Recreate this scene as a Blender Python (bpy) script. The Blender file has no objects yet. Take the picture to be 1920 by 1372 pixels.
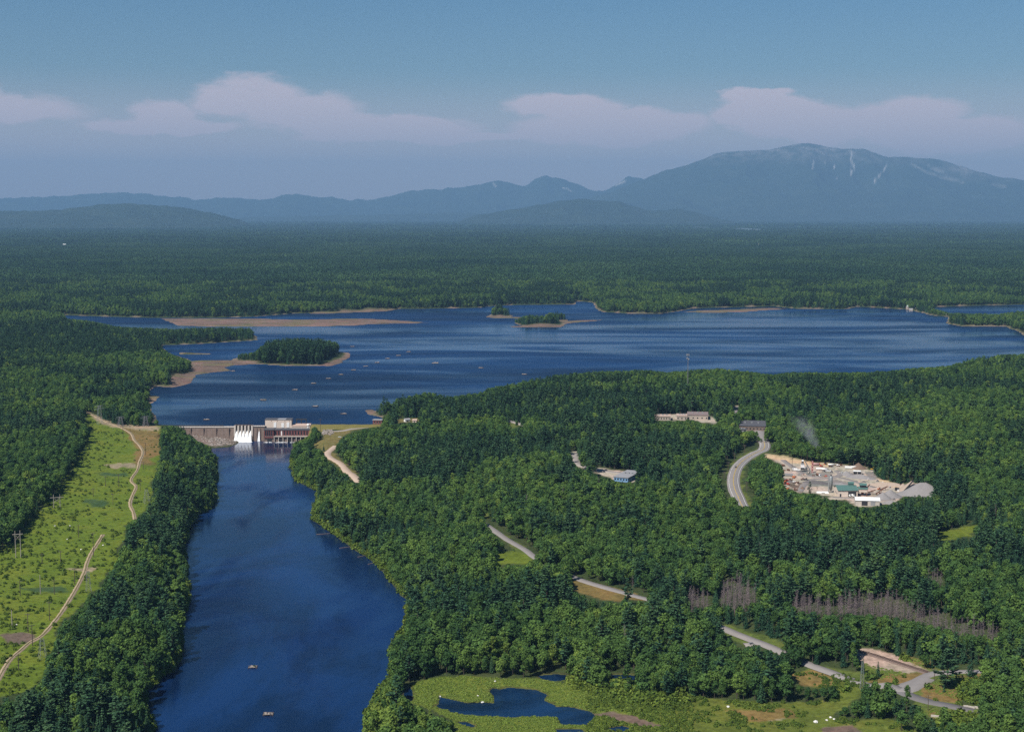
import bpy, math, random
import numpy as np
from mathutils import Vector
random.seed(7)
RNG = np.random.default_rng(11)
sc = bpy.context.scene
COL = sc.collection
# ------------------------------------------------------------------ camera
FPX, CU, CV, CAM_H = 2637.0, 960.0, 686.0, 220.0      # focal length and centre in photo pixels, camera height in metres
PITCH = math.radians(6.19)
cam = bpy.data.cameras.new('camera')
cam.sensor_width = 36.0
cam.lens = 36.0 * FPX / 1920.0
cam.clip_start, cam.clip_end = 1.0, 120000.0
cam_o = bpy.data.objects.new('camera', cam)
cam_o.location = (0, 0, CAM_H)
cam_o.rotation_euler = (math.pi / 2 - PITCH, 0, 0)
COL.objects.link(cam_o)
sc.camera = cam_o
# ------------------------------------------------------------------ light
SUN_EL, SUN_AZ = math.radians(51), math.radians(-138)  # azimuth measured from +Y towards +X: the sun is on the left, a little behind
SKY_STRENGTH, SUN_STRENGTH = 0.062, 4.6
sun = bpy.data.lights.new('sun', 'SUN')
sun.energy, sun.angle, sun.color = SUN_STRENGTH, math.radians(0.53), (1.0, 0.95, 0.87)
sun_o = bpy.data.objects.new('sun', sun)
sdir = Vector((math.cos(SUN_EL) * math.sin(SUN_AZ), math.cos(SUN_EL) * math.cos(SUN_AZ), math.sin(SUN_EL)))
sun_o.rotation_euler = (-sdir).to_track_quat('-Z', 'Y').to_euler()
sun_o.location = (0, 0, 400)
COL.objects.link(sun_o)
sc.view_settings.view_transform = 'Standard'
sc.view_settings.look = 'None'
sc.view_settings.exposure = 0.38
sc.view_settings.gamma = 1.0
sc.view_settings.use_curve_mapping = False
cy = sc.cycles
cy.use_denoising = False
cy.use_adaptive_sampling = True
cy.adaptive_threshold = 0.015
cy.max_bounces, cy.diffuse_bounces, cy.glossy_bounces = 6, 4, 2
cy.transmission_bounces, cy.volume_bounces, cy.transparent_max_bounces = 2, 0, 6
cy.caustics_reflective = cy.caustics_refractive = False
cy.sample_clamp_indirect = 4.0


class Nodes:
    """short hand for building node trees"""
    def __init__(s, tree):
        s.t = tree
        tree.nodes.clear()
    def n(s, kind, props=None, **ins):
        nd = s.t.nodes.new(kind)
        for k, v in (props or {}).items():
            setattr(nd, k, v)
        for k, v in ins.items():
            key = int(k[1:]) if k[0] == 'i' and k[1:].isdigit() else k.replace('_', ' ')
            sock = nd.inputs[key]
            if hasattr(v, 'is_output') or isinstance(v, bpy.types.NodeSocket):
                s.t.links.new(v, sock)
            else:
                sock.default_value = v
        return nd
    def m(s, op, a, b=0.0, c=None, clamp=False):
        nd = s.t.nodes.new('ShaderNodeMath'); nd.operation = op; nd.use_clamp = clamp
        for i, v in enumerate((a, b) if c is None else (a, b, c)):
            if isinstance(v, bpy.types.NodeSocket): s.t.links.new(v, nd.inputs[i])
            else: nd.inputs[i].default_value = v
        return nd.outputs[0]
    def mix(s, f, a, b, blend='MIX'):
        nd = s.t.nodes.new('ShaderNodeMix'); nd.data_type = 'RGBA'; nd.blend_type = blend
        for i, v in ((0, f), (6, a), (7, b)):
            if isinstance(v, bpy.types.NodeSocket): s.t.links.new(v, nd.inputs[i])
            else: nd.inputs[i].default_value = v if i == 0 else (*v[:3], 1)
        return nd.outputs[2]
    def noise(s, scale, detail=3, rough=0.55, vec=None, dist=0.0):
        nd = s.n('ShaderNodeTexNoise', Scale=scale, Detail=detail, Roughness=rough, Distortion=dist)
        if vec is not None: s.t.links.new(vec, nd.inputs['Vector'])
        return nd.outputs['Fac']
    def ramp(s, f, stops):
        nd = s.t.nodes.new('ShaderNodeValToRGB')
        cr = nd.color_ramp
        while len(cr.elements) < len(stops): cr.elements.new(0.5)
        for e, (p, c) in zip(cr.elements, stops):
            e.position = p; e.color = (*c[:3], 1) if not np.isscalar(c) else (c, c, c, 1)
        s.t.links.new(f, nd.inputs[0])
        return nd.outputs[0]


# ------------------------------------------------------------------ sky
world = bpy.data.worlds.new('World')
sc.world = world
world.use_nodes = True
W = Nodes(world.node_tree)
sky = W.n('ShaderNodeTexSky', dict(sky_type='NISHITA', sun_disc=False, sun_elevation=SUN_EL, sun_rotation=SUN_AZ,
                                   altitude=300.0, air_density=1.0, dust_density=1.0, ozone_density=1.5))
tc = W.n('ShaderNodeTexCoord')
sep = W.n('ShaderNodeSeparateXYZ', Vector=tc.outputs['Generated'])
az = W.m('ARCTAN2', sep.outputs[0], sep.outputs[1])
el = W.m('ARCSINE', sep.outputs[2])
au = W.m('WRAP', W.m('MULTIPLY', az, 26.37), 11.2, -11.2)     # the belt of clouds goes on all the way round
ev = W.m('MULTIPLY', el, 26.37)
cp = W.n('ShaderNodeCombineXYZ', X=au, Y=ev, Z=0.0).outputs[0]
nz = W.n('ShaderNodeTexNoise', dict(noise_dimensions='3D'), Vector=W.n('ShaderNodeVectorMath', dict(operation='MULTIPLY'), i0=cp, i1=(0.5, 1.3, 1)).outputs[0],
         Scale=1.5, Detail=7.0, Roughness=0.6)
wob = W.n('ShaderNodeVectorMath', dict(operation='MULTIPLY'), i0=W.n('ShaderNodeVectorMath', dict(operation='SUBTRACT'), i0=nz.outputs['Color'], i1=(.5, .5, .5)).outputs[0],
          i1=(1.4, 0.62, 0)).outputs[0]
pw = W.n('ShaderNodeVectorMath', dict(operation='ADD'), i0=cp, i1=wob).outputs[0]
CLOUDS = [(-10, 190, 75, 42, .55), (40, 216, 170, 26, .5), (335, 218, 82, 30, .55), (320, 240, 160, 15, .5),
          (480, 186, 110, 32, .75), (565, 206, 130, 34, .62), (690, 238, 220, 24, .62), (860, 256, 150, 14, .5),
          (1065, 203, 125, 27, .75), (1190, 226, 150, 24, .55), (1130, 245, 200, 26, .45), (1410, 184, 75, 13, .8), (1420, 210, 112, 30, .8),
          (1520, 236, 160, 34, .6), (1690, 226, 88, 34, .62), (1745, 258, 160, 28, .5), (1735, 267, 40, 7, .9)]
acc = None
for (u, v, ru, rv, w) in CLOUDS:
    d = W.n('ShaderNodeVectorMath', dict(operation='SUBTRACT'), i0=pw, i1=((u - 960) / 100, (400 - v) / 100, 0)).outputs[0]
    d = W.n('ShaderNodeVectorMath', dict(operation='MULTIPLY'), i0=d, i1=(100 / ru, 100 / rv, 0)).outputs[0]
    sx_ = W.n('ShaderNodeSeparateXYZ', Vector=d).outputs     # crisp tops, soft undersides
    d = W.n('ShaderNodeCombineXYZ', X=sx_[0], Y=W.m('MAXIMUM', sx_[1], W.m('MULTIPLY', sx_[1], -0.85)), Z=0.0).outputs[0]
    ln = W.n('ShaderNodeVectorMath', dict(operation='LENGTH'), i0=d).outputs['Value']
    mr = W.n('ShaderNodeMapRange', dict(interpolation_type='SMOOTHSTEP'), i0=ln, i1=0.60, i2=1.10, i3=min(1.0, w * 1.25), i4=0.0).outputs[0]
    acc = mr if acc is None else W.m('ADD', W.m('MAXIMUM', acc, mr), W.m('MULTIPLY', W.m('MINIMUM', acc, mr), 0.25))
band = W.n('ShaderNodeMapRange', dict(interpolation_type='SMOOTHSTEP'), i0=W.m('ABSOLUTE', W.m('SUBTRACT', ev, 0.7)), i1=0.3, i2=2.0, i3=0.75, i4=0.0).outputs[0]
dens = W.m('ADD', W.m('MULTIPLY', acc, W.m('ADD', W.m('MULTIPLY', nz.outputs['Fac'], 1.1), 0.42)), band, clamp=True)
CLOUD_GAIN = 0.86
deep = W.n('ShaderNodeHueSaturation', Saturation=1.45, Value=0.95, Color=sky.outputs[0]).outputs[0]   # clear summer blue
skyc = W.mix(W.m('MULTIPLY', dens, CLOUD_GAIN), deep, (9.8, 8.2, 8.8))
bg = W.n('ShaderNodeBackground', Color=skyc, Strength=SKY_STRENGTH)
W.t.links.new(bg.outputs[0], W.n('ShaderNodeOutputWorld').inputs[0])
world.cycles.sampling_method = 'MANUAL'
world.cycles.sample_map_resolution = 512

# ------------------------------------------------------------------ projection between the photograph and the ground
CP, SP = math.cos(PITCH), math.sin(PITCH)
def unproject(u, v, z):
    """photo pixel -> point of the horizontal plane at height z"""
    u = np.asarray(u, float); v = np.asarray(v, float)
    a = (u - CU) / FPX; b = (CV - v) / FPX
    dy = CP + b * SP; dz = -SP + b * CP
    t = (np.asarray(z, float) - CAM_H) / dz
    return a * t, dy * t
def project(x, y, z):
    zz = z - CAM_H
    dep = y * CP - zz * SP
    up = y * SP + zz * CP
    return CU + FPX * x / dep, CV - FPX * up / dep
def world_poly(pts, z):
    p = np.array(pts, float)
    x, y = unproject(p[:, 0], p[:, 1], z)
    return np.stack([x, y], 1)
def in_poly(x, y, poly):
    r = np.zeros(x.shape, bool)
    n = len(poly)
    for i in range(n):
        x0, y0 = poly[i]; x1, y1 = poly[(i + 1) % n]
        if y0 == y1: continue
        c = (y0 > y) != (y1 > y)
        r ^= c & (x < (x1 - x0) * (y - y0) / (y1 - y0) + x0)
    return r
def sdf(x, y, poly, reach):
    """signed distance (negative inside) up to reach; far points get +reach"""
    out = np.full(x.shape, float(reach))
    lo = poly.min(0) - reach; hi = poly.max(0) + reach
    k = np.nonzero((x > lo[0]) & (x < hi[0]) & (y > lo[1]) & (y < hi[1]))[0]
    if not len(k): return out
    px, py = x[k], y[k]
    d2 = np.full(px.shape, 1e18)
    n = len(poly)
    for i in range(n):
        ax, ay = poly[i]; bx, by = poly[(i + 1) % n]
        ex, ey = bx - ax, by - ay
        t = np.clip(((px - ax) * ex + (py - ay) * ey) / max(ex * ex + ey * ey, 1e-9), 0, 1)
        d2 = np.minimum(d2, (px - ax - t * ex) ** 2 + (py - ay - t * ey) ** 2)
    d = np.sqrt(d2)
    ins = in_poly(px, py, poly)
    out[k] = np.where(ins, -d, np.minimum(d, reach))
    return out
def _hash(i, j, s):
    h = np.sin(i * 127.1 + j * 311.7 + s * 74.7) * 43758.5453
    return h - np.floor(h)
def vnoise(x, y, s=0):
    i = np.floor(x); j = np.floor(y); f = x - i; g = y - j
    f = f * f * (3 - 2 * f); g = g * g * (3 - 2 * g)
    a = _hash(i, j, s) * (1 - f) + _hash(i + 1, j, s) * f
    b = _hash(i, j + 1, s) * (1 - f) + _hash(i + 1, j + 1, s) * f
    return a * (1 - g) + b * g
def fbm(x, y, o=4, s=0):
    r = 0.0; a = 0.5
    for k in range(o):
        r = r + a * vnoise(x, y, s + k); x = x * 2.03 + 11.3; y = y * 2.03 + 5.7; a *= 0.5
    return r / (1 - 0.5 ** o)
# ------------------------------------------------------------------ outlines read off the photograph (photo pixels)
LAKE_Z, RIVER_Z, POND_Z = 12.5, 0.0, 1.2
RIVER = [(430, 838), (441, 833), (452, 824), (500, 824), (580, 821), (556, 826), (547, 845), (545, 862), (548, 885), (556, 902), (576, 911), (595, 923), (596, 938),
         (588, 955), (587, 978), (607, 986), (637, 1009), (665, 1030), (686, 1044), (709, 1061), (723, 1079), (737, 1098), (754, 1115), (765, 1122),
         (763, 1140), (761, 1162), (757, 1182), (745, 1194), (738, 1204), (732, 1224), (734, 1250), (733, 1272), (718, 1288), (705, 1305), (690, 1328),
         (680, 1346), (684, 1372), (700, 1430), (740, 1620), (200, 1640), (270, 1430), (292, 1372), (280, 1345), (272, 1320), (274, 1296), (296, 1281), (308, 1266), (326, 1260),
         (336, 1236), (344, 1203), (343, 1180), (346, 1150), (356, 1130), (354, 1100), (354, 1076), (346, 1060), (346, 1030), (351, 1002), (355, 990),
         (370, 969), (392, 955), (405, 936), (402, 916), (407, 890), (405, 862), (398, 847), (386, 838), (400, 840)]
LAKE = [(357, 798), (300, 798), (288, 775), (282, 757), (292, 750), (296, 744), (283, 741), (283, 730), (290, 724), (320, 726), (340, 722), (357, 717), (367, 697),
        (360, 676), (318, 662), (300, 647), (330, 647), (370, 645), (420, 642), (482, 638), (484, 632), (470, 625), (400, 623), (328, 622), (250, 621),
        (185, 612), (130, 602), (108, 596), (120, 591), (212, 594), (300, 596), (400, 596), (475, 594), (550, 588), (606, 586), (719, 584), (749, 579),
        (800, 579), (899, 577), (925, 574), (960, 572), (1078, 571), (1083, 565), (1112, 567), (1115, 577), (1128, 585), (1180, 588), (1240, 588),
        (1272, 584), (1300, 578), (1380, 576), (1447, 574), (1490, 579), (1585, 580), (1607, 575), (1644, 577), (1697, 580), (1724, 586), (1750, 592),
        (1777, 594), (1774, 607), (1803, 612), (1883, 612), (1910, 622), (1925, 632), (2020, 642), (2020, 682), (1920, 684), (1850, 687), (1805, 692), (1780, 703),
        (1700, 710), (1600, 717), (1480, 718), (1400, 716), (1300, 713), (1200, 713), (1100, 716), (1050, 720), (1000, 727), (960, 738), (920, 746),
        (875, 756), (830, 758), (790, 757), (760, 762), (735, 770), (712, 773), (694, 768), (682, 770), (690, 777), (715, 783), (735, 790), (705, 798)]
INLET = [(1742, 576), (1792, 574), (1930, 571), (2100, 571), (2100, 594), (1880, 597), (1800, 596), (1775, 588), (1758, 582)]
ISLANDS = [[(437, 673), (470, 664), (520, 655), (580, 653), (620, 656), (655, 662), (656, 668), (640, 676), (615, 685), (560, 687), (480, 683), (442, 680)],
           [(960, 606), (975, 602), (1010, 600), (1030, 597), (1062, 598), (1066, 605), (1056, 611), (1030, 613), (990, 613)],
           [(915, 590), (935, 587), (955, 588), (962, 593), (945, 597), (920, 596)],
           [(330, 660), (398, 663), (395, 665), (340, 665)]]
SHOALS = [[(320, 706), (342, 704), (362, 697), (364, 685), (358, 676), (390, 675), (437, 675), (480, 680), (480, 683), (437, 685), (422, 689), (436, 695), (400, 698), (370, 703), (357, 718), (340, 723), (320, 727)],
          [(296, 597), (400, 597), (490, 597), (550, 599), (644, 597), (689, 597), (775, 602), (812, 605), (770, 607), (700, 608), (662, 611), (587, 613), (475, 613), (400, 613), (330, 611)],
          [(905, 592), (1000, 595), (985, 598), (915, 596)], [(1040, 602), (1130, 599), (1125, 601), (1060, 607)], [(948, 611), (1060, 610), (1050, 614), (965, 614)],
          [(1275, 585), (1310, 582), (1380, 580), (1440, 577), (1482, 579), (1440, 582), (1400, 585), (1330, 587)],
          [(600, 686), (640, 672), (657, 662), (658, 668), (640, 680), (622, 687)], [(280, 752), (296, 744), (290, 742), (270, 748)],
          [(682, 769), (694, 767), (705, 778), (690, 777)], [(560, 590), (640, 587), (720, 584), (750, 579), (700, 583), (600, 586)]]
POND = [(812, 1325), (822, 1320), (825, 1305), (853, 1310), (880, 1317), (903, 1315), (927, 1318), (927, 1307), (918, 1295), (927, 1290), (943, 1292), (960, 1288), (1007, 1292),
        (1028, 1302), (1023, 1313), (1043, 1323), (1073, 1325), (1103, 1332), (1113, 1340), (1102, 1357), (1053, 1357), (1048, 1343), (1007, 1343),
        (960, 1347), (907, 1343), (847, 1338), (830, 1330)]
SLOUGHS = [[(757, 1292), (770, 1285), (776, 1300), (775, 1312), (765, 1318), (757, 1305)], [(1007, 1266), (1045, 1263), (1080, 1267), (1075, 1272), (1040, 1277), (1015, 1273)],
           [(1133, 1266), (1160, 1263), (1193, 1265), (1190, 1276), (1165, 1279), (1145, 1274)], [(857, 1352), (875, 1353), (895, 1362), (885, 1364), (862, 1357)],
           [(1138, 1364), (1165, 1360), (1182, 1364), (1170, 1371), (1145, 1370)], [(1040, 1366), (1090, 1366), (1100, 1372), (1045, 1374)]]
# what the photograph shows of the water and of the open ground: trees never stand in front of these
VIS_LAKE = [(357, 797), (300, 797), (288, 775), (282, 757), (292, 750), (296, 744), (283, 741), (283, 730), (290, 724), (320, 726), (340, 722), (357, 717), (367, 695),
            (360, 676), (318, 662), (300, 647), (330, 647), (370, 645), (420, 642), (482, 638), (482, 626), (474, 614), (400, 612), (328, 616), (250, 613),
            (215, 611), (185, 604), (160, 600), (125, 597), (120, 591), (212, 594), (300, 596), (400, 596), (475, 594), (550, 588), (606, 586), (719, 584),
            (749, 579), (800, 579), (899, 577), (925, 574), (960, 571), (1078, 570), (1083, 564), (1112, 567), (1115, 577), (1128, 585), (1180, 588),
            (1240, 588), (1272, 585), (1300, 580), (1380, 578), (1447, 575), (1490, 580), (1585, 580), (1607, 575), (1644, 577), (1697, 580), (1724, 586),
            (1750, 592), (1777, 594), (1774, 607), (1803, 612), (1883, 612), (1910, 622), (1925, 632), (1925, 662), (1850, 665), (1805, 672), (1780, 685),
            (1700, 690), (1660, 695), (1600, 697), (1550, 697), (1480, 697), (1450, 702), (1400, 695), (1350, 690), (1300, 692), (1250, 697), (1200, 692),
            (1150, 694), (1100, 696), (1050, 700), (1000, 707), (960, 718), (935, 722), (920, 725), (900, 735), (875, 738), (850, 742), (830, 738),
            (790, 732), (750, 732), (730, 738), (705, 750), (695, 762), (682, 769), (690, 777), (715, 783), (700, 795)]
VIS_INLET = [(1742, 576), (1792, 574), (1925, 571), (1925, 580), (1872, 588), (1784, 586)]
VIS_TREES_ON_WATER = [[(438, 677), (445, 662), (475, 660), (495, 645), (500, 637), (540, 632), (600, 633), (632, 640), (640, 655), (625, 668), (605, 675), (600, 684), (480, 681)],
                      [(963, 612), (965, 599), (980, 592), (995, 589), (1024, 592), (1030, 586), (1045, 583), (1062, 588), (1065, 601), (1040, 607), (1035, 613)],
                      [(919, 593), (923, 577), (938, 573), (955, 578), (956, 593)], [(648, 599), (652, 593), (690, 592), (688, 599)]]
CORRIDOR = [(155, 770), (185, 782), (215, 796), (250, 799), (300, 798), (305, 808), (298, 830), (303, 852), (296, 880), (284, 905), (286, 930), (272, 958), (252, 972), (236, 986), (236, 1012),
            (225, 1022), (220, 1060), (200, 1076), (190, 1100), (165, 1116), (150, 1140), (112, 1166), (102, 1200), (92, 1240), (75, 1275), (40, 1300), (-20, 1310),
            (-20, 1045), (0, 1032), (30, 1010), (60, 970), (100, 930), (130, 890), (142, 860), (160, 830), (166, 800)]
YARD = [(1433, 850), (1470, 855), (1500, 862), (1530, 868), (1580, 872), (1618, 875), (1635, 880), (1640, 893), (1660, 903), (1690, 908), (1728, 906), (1757, 919), (1738, 927),
        (1700, 928), (1682, 937), (1668, 945), (1640, 948), (1612, 950), (1590, 940), (1560, 934), (1530, 926), (1495, 922), (1470, 914), (1466, 900), (1468, 880), (1462, 868), (1440, 860)]
ROADCUT = [(1430, 826), (1437, 840), (1436, 848), (1400, 868), (1392, 880), (1389, 905), (1400, 930), (1415, 943), (1405, 950), (1385, 945), (1372, 925), (1365, 905), (1366, 885), (1374, 865), (1400, 848), (1424, 840)]
FIELD = [(1110, 1345), (1180, 1330), (1240, 1315), (1280, 1305), (1360, 1312), (1440, 1318), (1530, 1315), (1560, 1300), (1570, 1290), (1530, 1288), (1478, 1278), (1475, 1265), (1500, 1254), (1522, 1243), (1600, 1268), (1640, 1290),
         (1600, 1310), (1560, 1345), (1600, 1350), (1660, 1345), (1700, 1355), (1725, 1372), (1725, 1420), (1080, 1420), (1085, 1362)]
MARSH = [(757, 1290), (775, 1283), (800, 1272), (860, 1266), (930, 1270), (1010, 1272), (1060, 1280), (1120, 1300), (1200, 1308), (1250, 1315), (1240, 1340), (1120, 1372), (1120, 1420), (855, 1420), (850, 1350), (815, 1335), (790, 1322), (765, 1318)]
JUNCTION = [(1605, 1215), (1650, 1218), (1690, 1232), (1740, 1235), (1750, 1252), (1800, 1255), (1855, 1254), (1855, 1262), (1800, 1268), (1820, 1278), (1790, 1282), (1800, 1300), (1800, 1318), (1850, 1330), (1835, 1342),
            (1818, 1350), (1760, 1352), (1715, 1325), (1714, 1312), (1690, 1300), (1640, 1288), (1600, 1277), (1523, 1250), (1560, 1250), (1610, 1262), (1608, 1240)]
CLEARINGS = [  # outline, colour
    ([(925, 1036), (985, 1033), (1000, 1043), (1006, 1048), (985, 1056), (935, 1058)], 'lush'),
    ([(908, 983), (920, 985), (955, 1008), (985, 1028), (1008, 1045), (1000, 1050), (965, 1028), (940, 1012)], 'verge'),
    ([(1068, 1096), (1085, 1085), (1110, 1090), (1180, 1110), (1222, 1122), (1215, 1128), (1170, 1120), (1165, 1128), (1120, 1122), (1080, 1108)], 'dry'),
    ([(1350, 1170), (1365, 1170), (1400, 1182), (1440, 1192), (1485, 1214), (1460, 1220), (1420, 1206), (1400, 1210), (1370, 1195)], 'verge'),
    ([(1752, 1003), (1790, 990), (1835, 982), (1830, 1000), (1790, 1010), (1760, 1013)], 'lush'),
    ([(1064, 848), (1083, 846), (1086, 868), (1110, 875), (1165, 882), (1195, 890), (1190, 904), (1156, 901), (1112, 884), (1086, 876), (1073, 864)], 'gravel'),
    ([(1228, 779), (1270, 776), (1328, 778), (1352, 790), (1345, 794), (1318, 793), (1300, 786), (1256, 788), (1228, 788)], 'gravel'),
    ([(1376, 760), (1388, 762), (1382, 772), (1375, 774)], 'gravel'),
    ([(1386, 796), (1434, 796), (1436, 804), (1431, 822), (1424, 820), (1420, 808), (1384, 806)], 'gravel'),
    ([(950, 790), (985, 795), (975, 800), (955, 802)], 'verge'),
    ([(582, 836), (607, 823), (604, 812), (700, 794), (697, 800), (660, 808), (640, 820), (632, 835), (626, 846), (640, 862), (665, 885), (677, 902), (668, 904), (645, 885), (620, 865), (605, 850), (600, 842)], 'meadow'),
    ([(740, 787), (790, 783), (785, 790), (745, 793)], 'meadow'),
    ([(345, 800), (440, 800), (462, 822), (440, 833), (400, 838), (370, 826), (350, 812)], 'rock'),
    ([(900, 966), (914, 960), (920, 968), (905, 972)], 'verge'),
]
BARE = [  # patches of other cover inside open ground: outline, colour
    ([(1434, 850), (1470, 855), (1500, 862), (1530, 868), (1560, 872), (1556, 876), (1525, 872), (1500, 870), (1470, 866), (1440, 860)], 'sand'),
    ([(1495, 912), (1530, 901), (1580, 900), (1600, 906), (1590, 912), (1555, 910), (1520, 914)], 'gravel_dark'),
    ([(1640, 896), (1690, 908), (1725, 909), (1720, 915), (1680, 917), (1650, 908)], 'sand'),
    ([(1408, 1340), (1440, 1334), (1475, 1338), (1470, 1348), (1440, 1350)], 'gravel'),
    ([(1352, 1330), (1480, 1330), (1500, 1345), (1400, 1352)], 'dry'), ([(1540, 1362), (1600, 1358), (1620, 1372), (1540, 1380)], 'mud'),
    ([(1110, 1340), (1150, 1330), (1200, 1345), (1250, 1362), (1200, 1362), (1150, 1348)], 'mud'),
    ([(0, 1190), (40, 1186), (64, 1192), (55, 1204), (10, 1206)], 'mud'), ([(115, 1066), (180, 1064), (178, 1071), (130, 1070)], 'dirt'),
    ([(195, 870), (250, 866), (252, 876), (215, 878), (196, 873)], 'dirt'), ([(160, 770), (185, 780), (215, 794), (300, 800), (300, 806), (235, 806), (190, 795)], 'dirt'),
    ([(232, 806), (262, 828), (275, 850), (290, 870), (250, 872), (258, 840)], 'dry'),
    ([(225, 800), (255, 806), (300, 808), (303, 850), (280, 860), (262, 835)], 'dry'),
    ([(35, 1100), (120, 1098), (130, 1108), (60, 1112)], 'sedge'), ([(160, 935), (205, 938), (195, 952), (165, 948)], 'sedge'), ([(180, 885), (240, 886), (235, 893), (200, 894)], 'sedge'),
    ([(1478, 1265), (1522, 1250), (1580, 1272), (1560, 1285), (1500, 1285)], 'dry'), ([(1650, 1262), (1700, 1262), (1742, 1262), (1715, 1282), (1660, 1285), (1625, 1280)], 'dry'),
    ([(1730, 1282), (1780, 1280), (1800, 1300), (1800, 1316), (1760, 1312), (1718, 1308)], 'dry'), ([(1606, 1215), (1650, 1217), (1700, 1236), (1745, 1258), (1700, 1262), (1640, 1248), (1606, 1236)], 'gravel_pink'),
    ([(1690, 1230), (1740, 1235), (1745, 1252), (1715, 1248)], 'meadow'), ([(1800, 1264), (1853, 1263), (1850, 1275), (1810, 1275)], 'dry'), ([(1740, 1330), (1820, 1345), (1800, 1352), (1750, 1345)], 'dry'),
    ([(1490, 880), (1520, 884), (1560, 886), (1540, 893), (1500, 890)], 'gravel_dark'), ([(1600, 884), (1640, 886), (1645, 896), (1600, 898)], 'gravel_dark'), ([(1600, 926), (1660, 924), (1680, 932), (1620, 936)], 'gravel_pink'), ([(1475, 905), (1500, 905), (1505, 918), (1480, 916)], 'mud'),
    ([(1070, 1100), (1120, 1100), (1180, 1118), (1165, 1126), (1110, 1120)], 'dry')]
DEAD = [[(1286, 1100), (1300, 1092), (1318, 1094), (1338, 1132), (1298, 1137)], [(1345, 1112), (1358, 1082), (1378, 1074), (1398, 1080), (1415, 1100), (1430, 1124), (1380, 1134), (1348, 1124)],
        [(1478, 1112), (1500, 1100), (1540, 1112), (1560, 1112), (1600, 1104), (1660, 1098), (1690, 1112), (1720, 1128), (1760, 1134), (1800, 1150), (1845, 1158), (1878, 1166), (1872, 1190), (1800, 1184), (1740, 1168), (1690, 1153), (1620, 1150), (1560, 1146), (1490, 1140)],
        [(1735, 1060), (1755, 1055), (1775, 1080), (1765, 1092), (1745, 1082)]]
CONIFERS = [[(900, 740), (1000, 725), (1120, 735), (1280, 745), (1380, 760), (1370, 780), (1280, 775), (1180, 790), (1060, 800), (1000, 785), (930, 770)],
            [(1000, 825), (1100, 800), (1220, 800), (1380, 815), (1410, 840), (1360, 850), (1200, 840), (1080, 850), (1010, 850)],
            [(590, 955), (640, 950), (720, 1030), (760, 1100), (740, 1110), (690, 1050), (640, 1010), (590, 985)],
            [(1500, 1170), (1700, 1185), (1800, 1200), (1920, 1210), (1920, 1240), (1750, 1230), (1600, 1215)],
            [(960, 590), (1070, 580), (1070, 615), (960, 615)], [(440, 630), (520, 630), (640, 640), (640, 685), (440, 685)], [(0, 610), (480, 605), (480, 650), (0, 670)]]
CTRL = [(1700, 1290, 8), (1900, 1250, 10), (1900, 1340, 7), (1500, 1340, 3.5), (1000, 1320, 1.5), (860, 1300, 1.5), (1300, 1340, 3), (1120, 1275, 2), (900, 1200, 8), (1200, 1130, 13), (960, 1030, 15), (700, 990, 9), (1500, 1150, 15),
        (1800, 1050, 20), (1380, 900, 21), (1460, 880, 21), (1600, 890, 21), (1600, 940, 21), (1720, 920, 21), (1150, 890, 21), (1300, 790, 25), (1000, 760, 20), (800, 770, 16), (1300, 720, 25), (1600, 730, 29), (1850, 700, 32),
        (1850, 800, 32), (650, 880, 12), (620, 830, 12), (200, 1000, 13), (100, 1200, 11), (30, 900, 17), (200, 790, 15), (60, 700, 18), (300, 690, 15), (100, 620, 18), (300, 1200, 9), (250, 1100, 9), (0, 560, 20),
        (500, 550, 20), (1500, 550, 20), (1850, 590, 16), (900, 480, 26), (100, 470, 30), (1800, 470, 26), (500, 1500, 6), (1200, 1500, 5), (1800, 1500, 8), (-200, 1200, 14), (2150, 1200, 14), (2200, 800, 32), (-300, 700, 20),
        (900, 430, 30), (200, 430, 34), (1700, 430, 30)]
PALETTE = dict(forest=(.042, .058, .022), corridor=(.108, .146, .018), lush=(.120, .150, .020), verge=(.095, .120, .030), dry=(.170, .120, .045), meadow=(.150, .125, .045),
               gravel=(.40, .335, .29), gravel_dark=(.19, .18, .175), sand=(.50, .36, .24), mud=(.13, .095, .078), shore=(.245, .18, .15), dirt=(.30, .23, .16), rock=(.17, .13, .115), sedge=(.050, .085, .032),
               marsh=(.115, .145, .024), field=(.105, .125, .024), shoal=(.148, .100, .085), gravel_pink=(.34, .26, .22))
# ------------------------------------------------------------------ helpers for meshes, materials and naming
def new_mesh(name, verts, faces, mat=None, smooth=False):
    me = bpy.data.meshes.new(name)
    me.from_pydata(verts, [], faces)
    if mat: me.materials.append(mat)
    if smooth: me.polygons.foreach_set('use_smooth', [True] * len(me.polygons))
    me.update()
    return me
def fast_mesh(name, verts, quads, mat=None, smooth=False):
    verts = np.ascontiguousarray(verts, np.float32); quads = np.ascontiguousarray(quads, np.int32)
    me = bpy.data.meshes.new(name)
    me.vertices.add(len(verts)); me.vertices.foreach_set('co', verts.ravel())
    k = quads.shape[1]
    me.loops.add(quads.size); me.loops.foreach_set('vertex_index', quads.ravel())
    me.polygons.add(len(quads)); me.polygons.foreach_set('loop_start', np.arange(0, quads.size, k, dtype=np.int32))
    if smooth: me.polygons.foreach_set('use_smooth', np.ones(len(quads), bool))
    if mat: me.materials.append(mat)
    me.update(calc_edges=True); me.validate()
    return me
def link(name, me, parent=None, loc=None, yaw=None):
    o = bpy.data.objects.new(name, me)
    COL.objects.link(o)
    if parent is not None: o.parent = parent
    if loc is not None: o.location = loc
    if yaw is not None: o.rotation_euler = (0, 0, yaw)
    return o
def tag(o, label=None, cat=None, group=None, kind=None):
    if label: o['label'] = label
    if cat: o['category'] = cat
    if group: o['group'] = group
    if kind: o['kind'] = kind
    return o
MATS = {}
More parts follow.
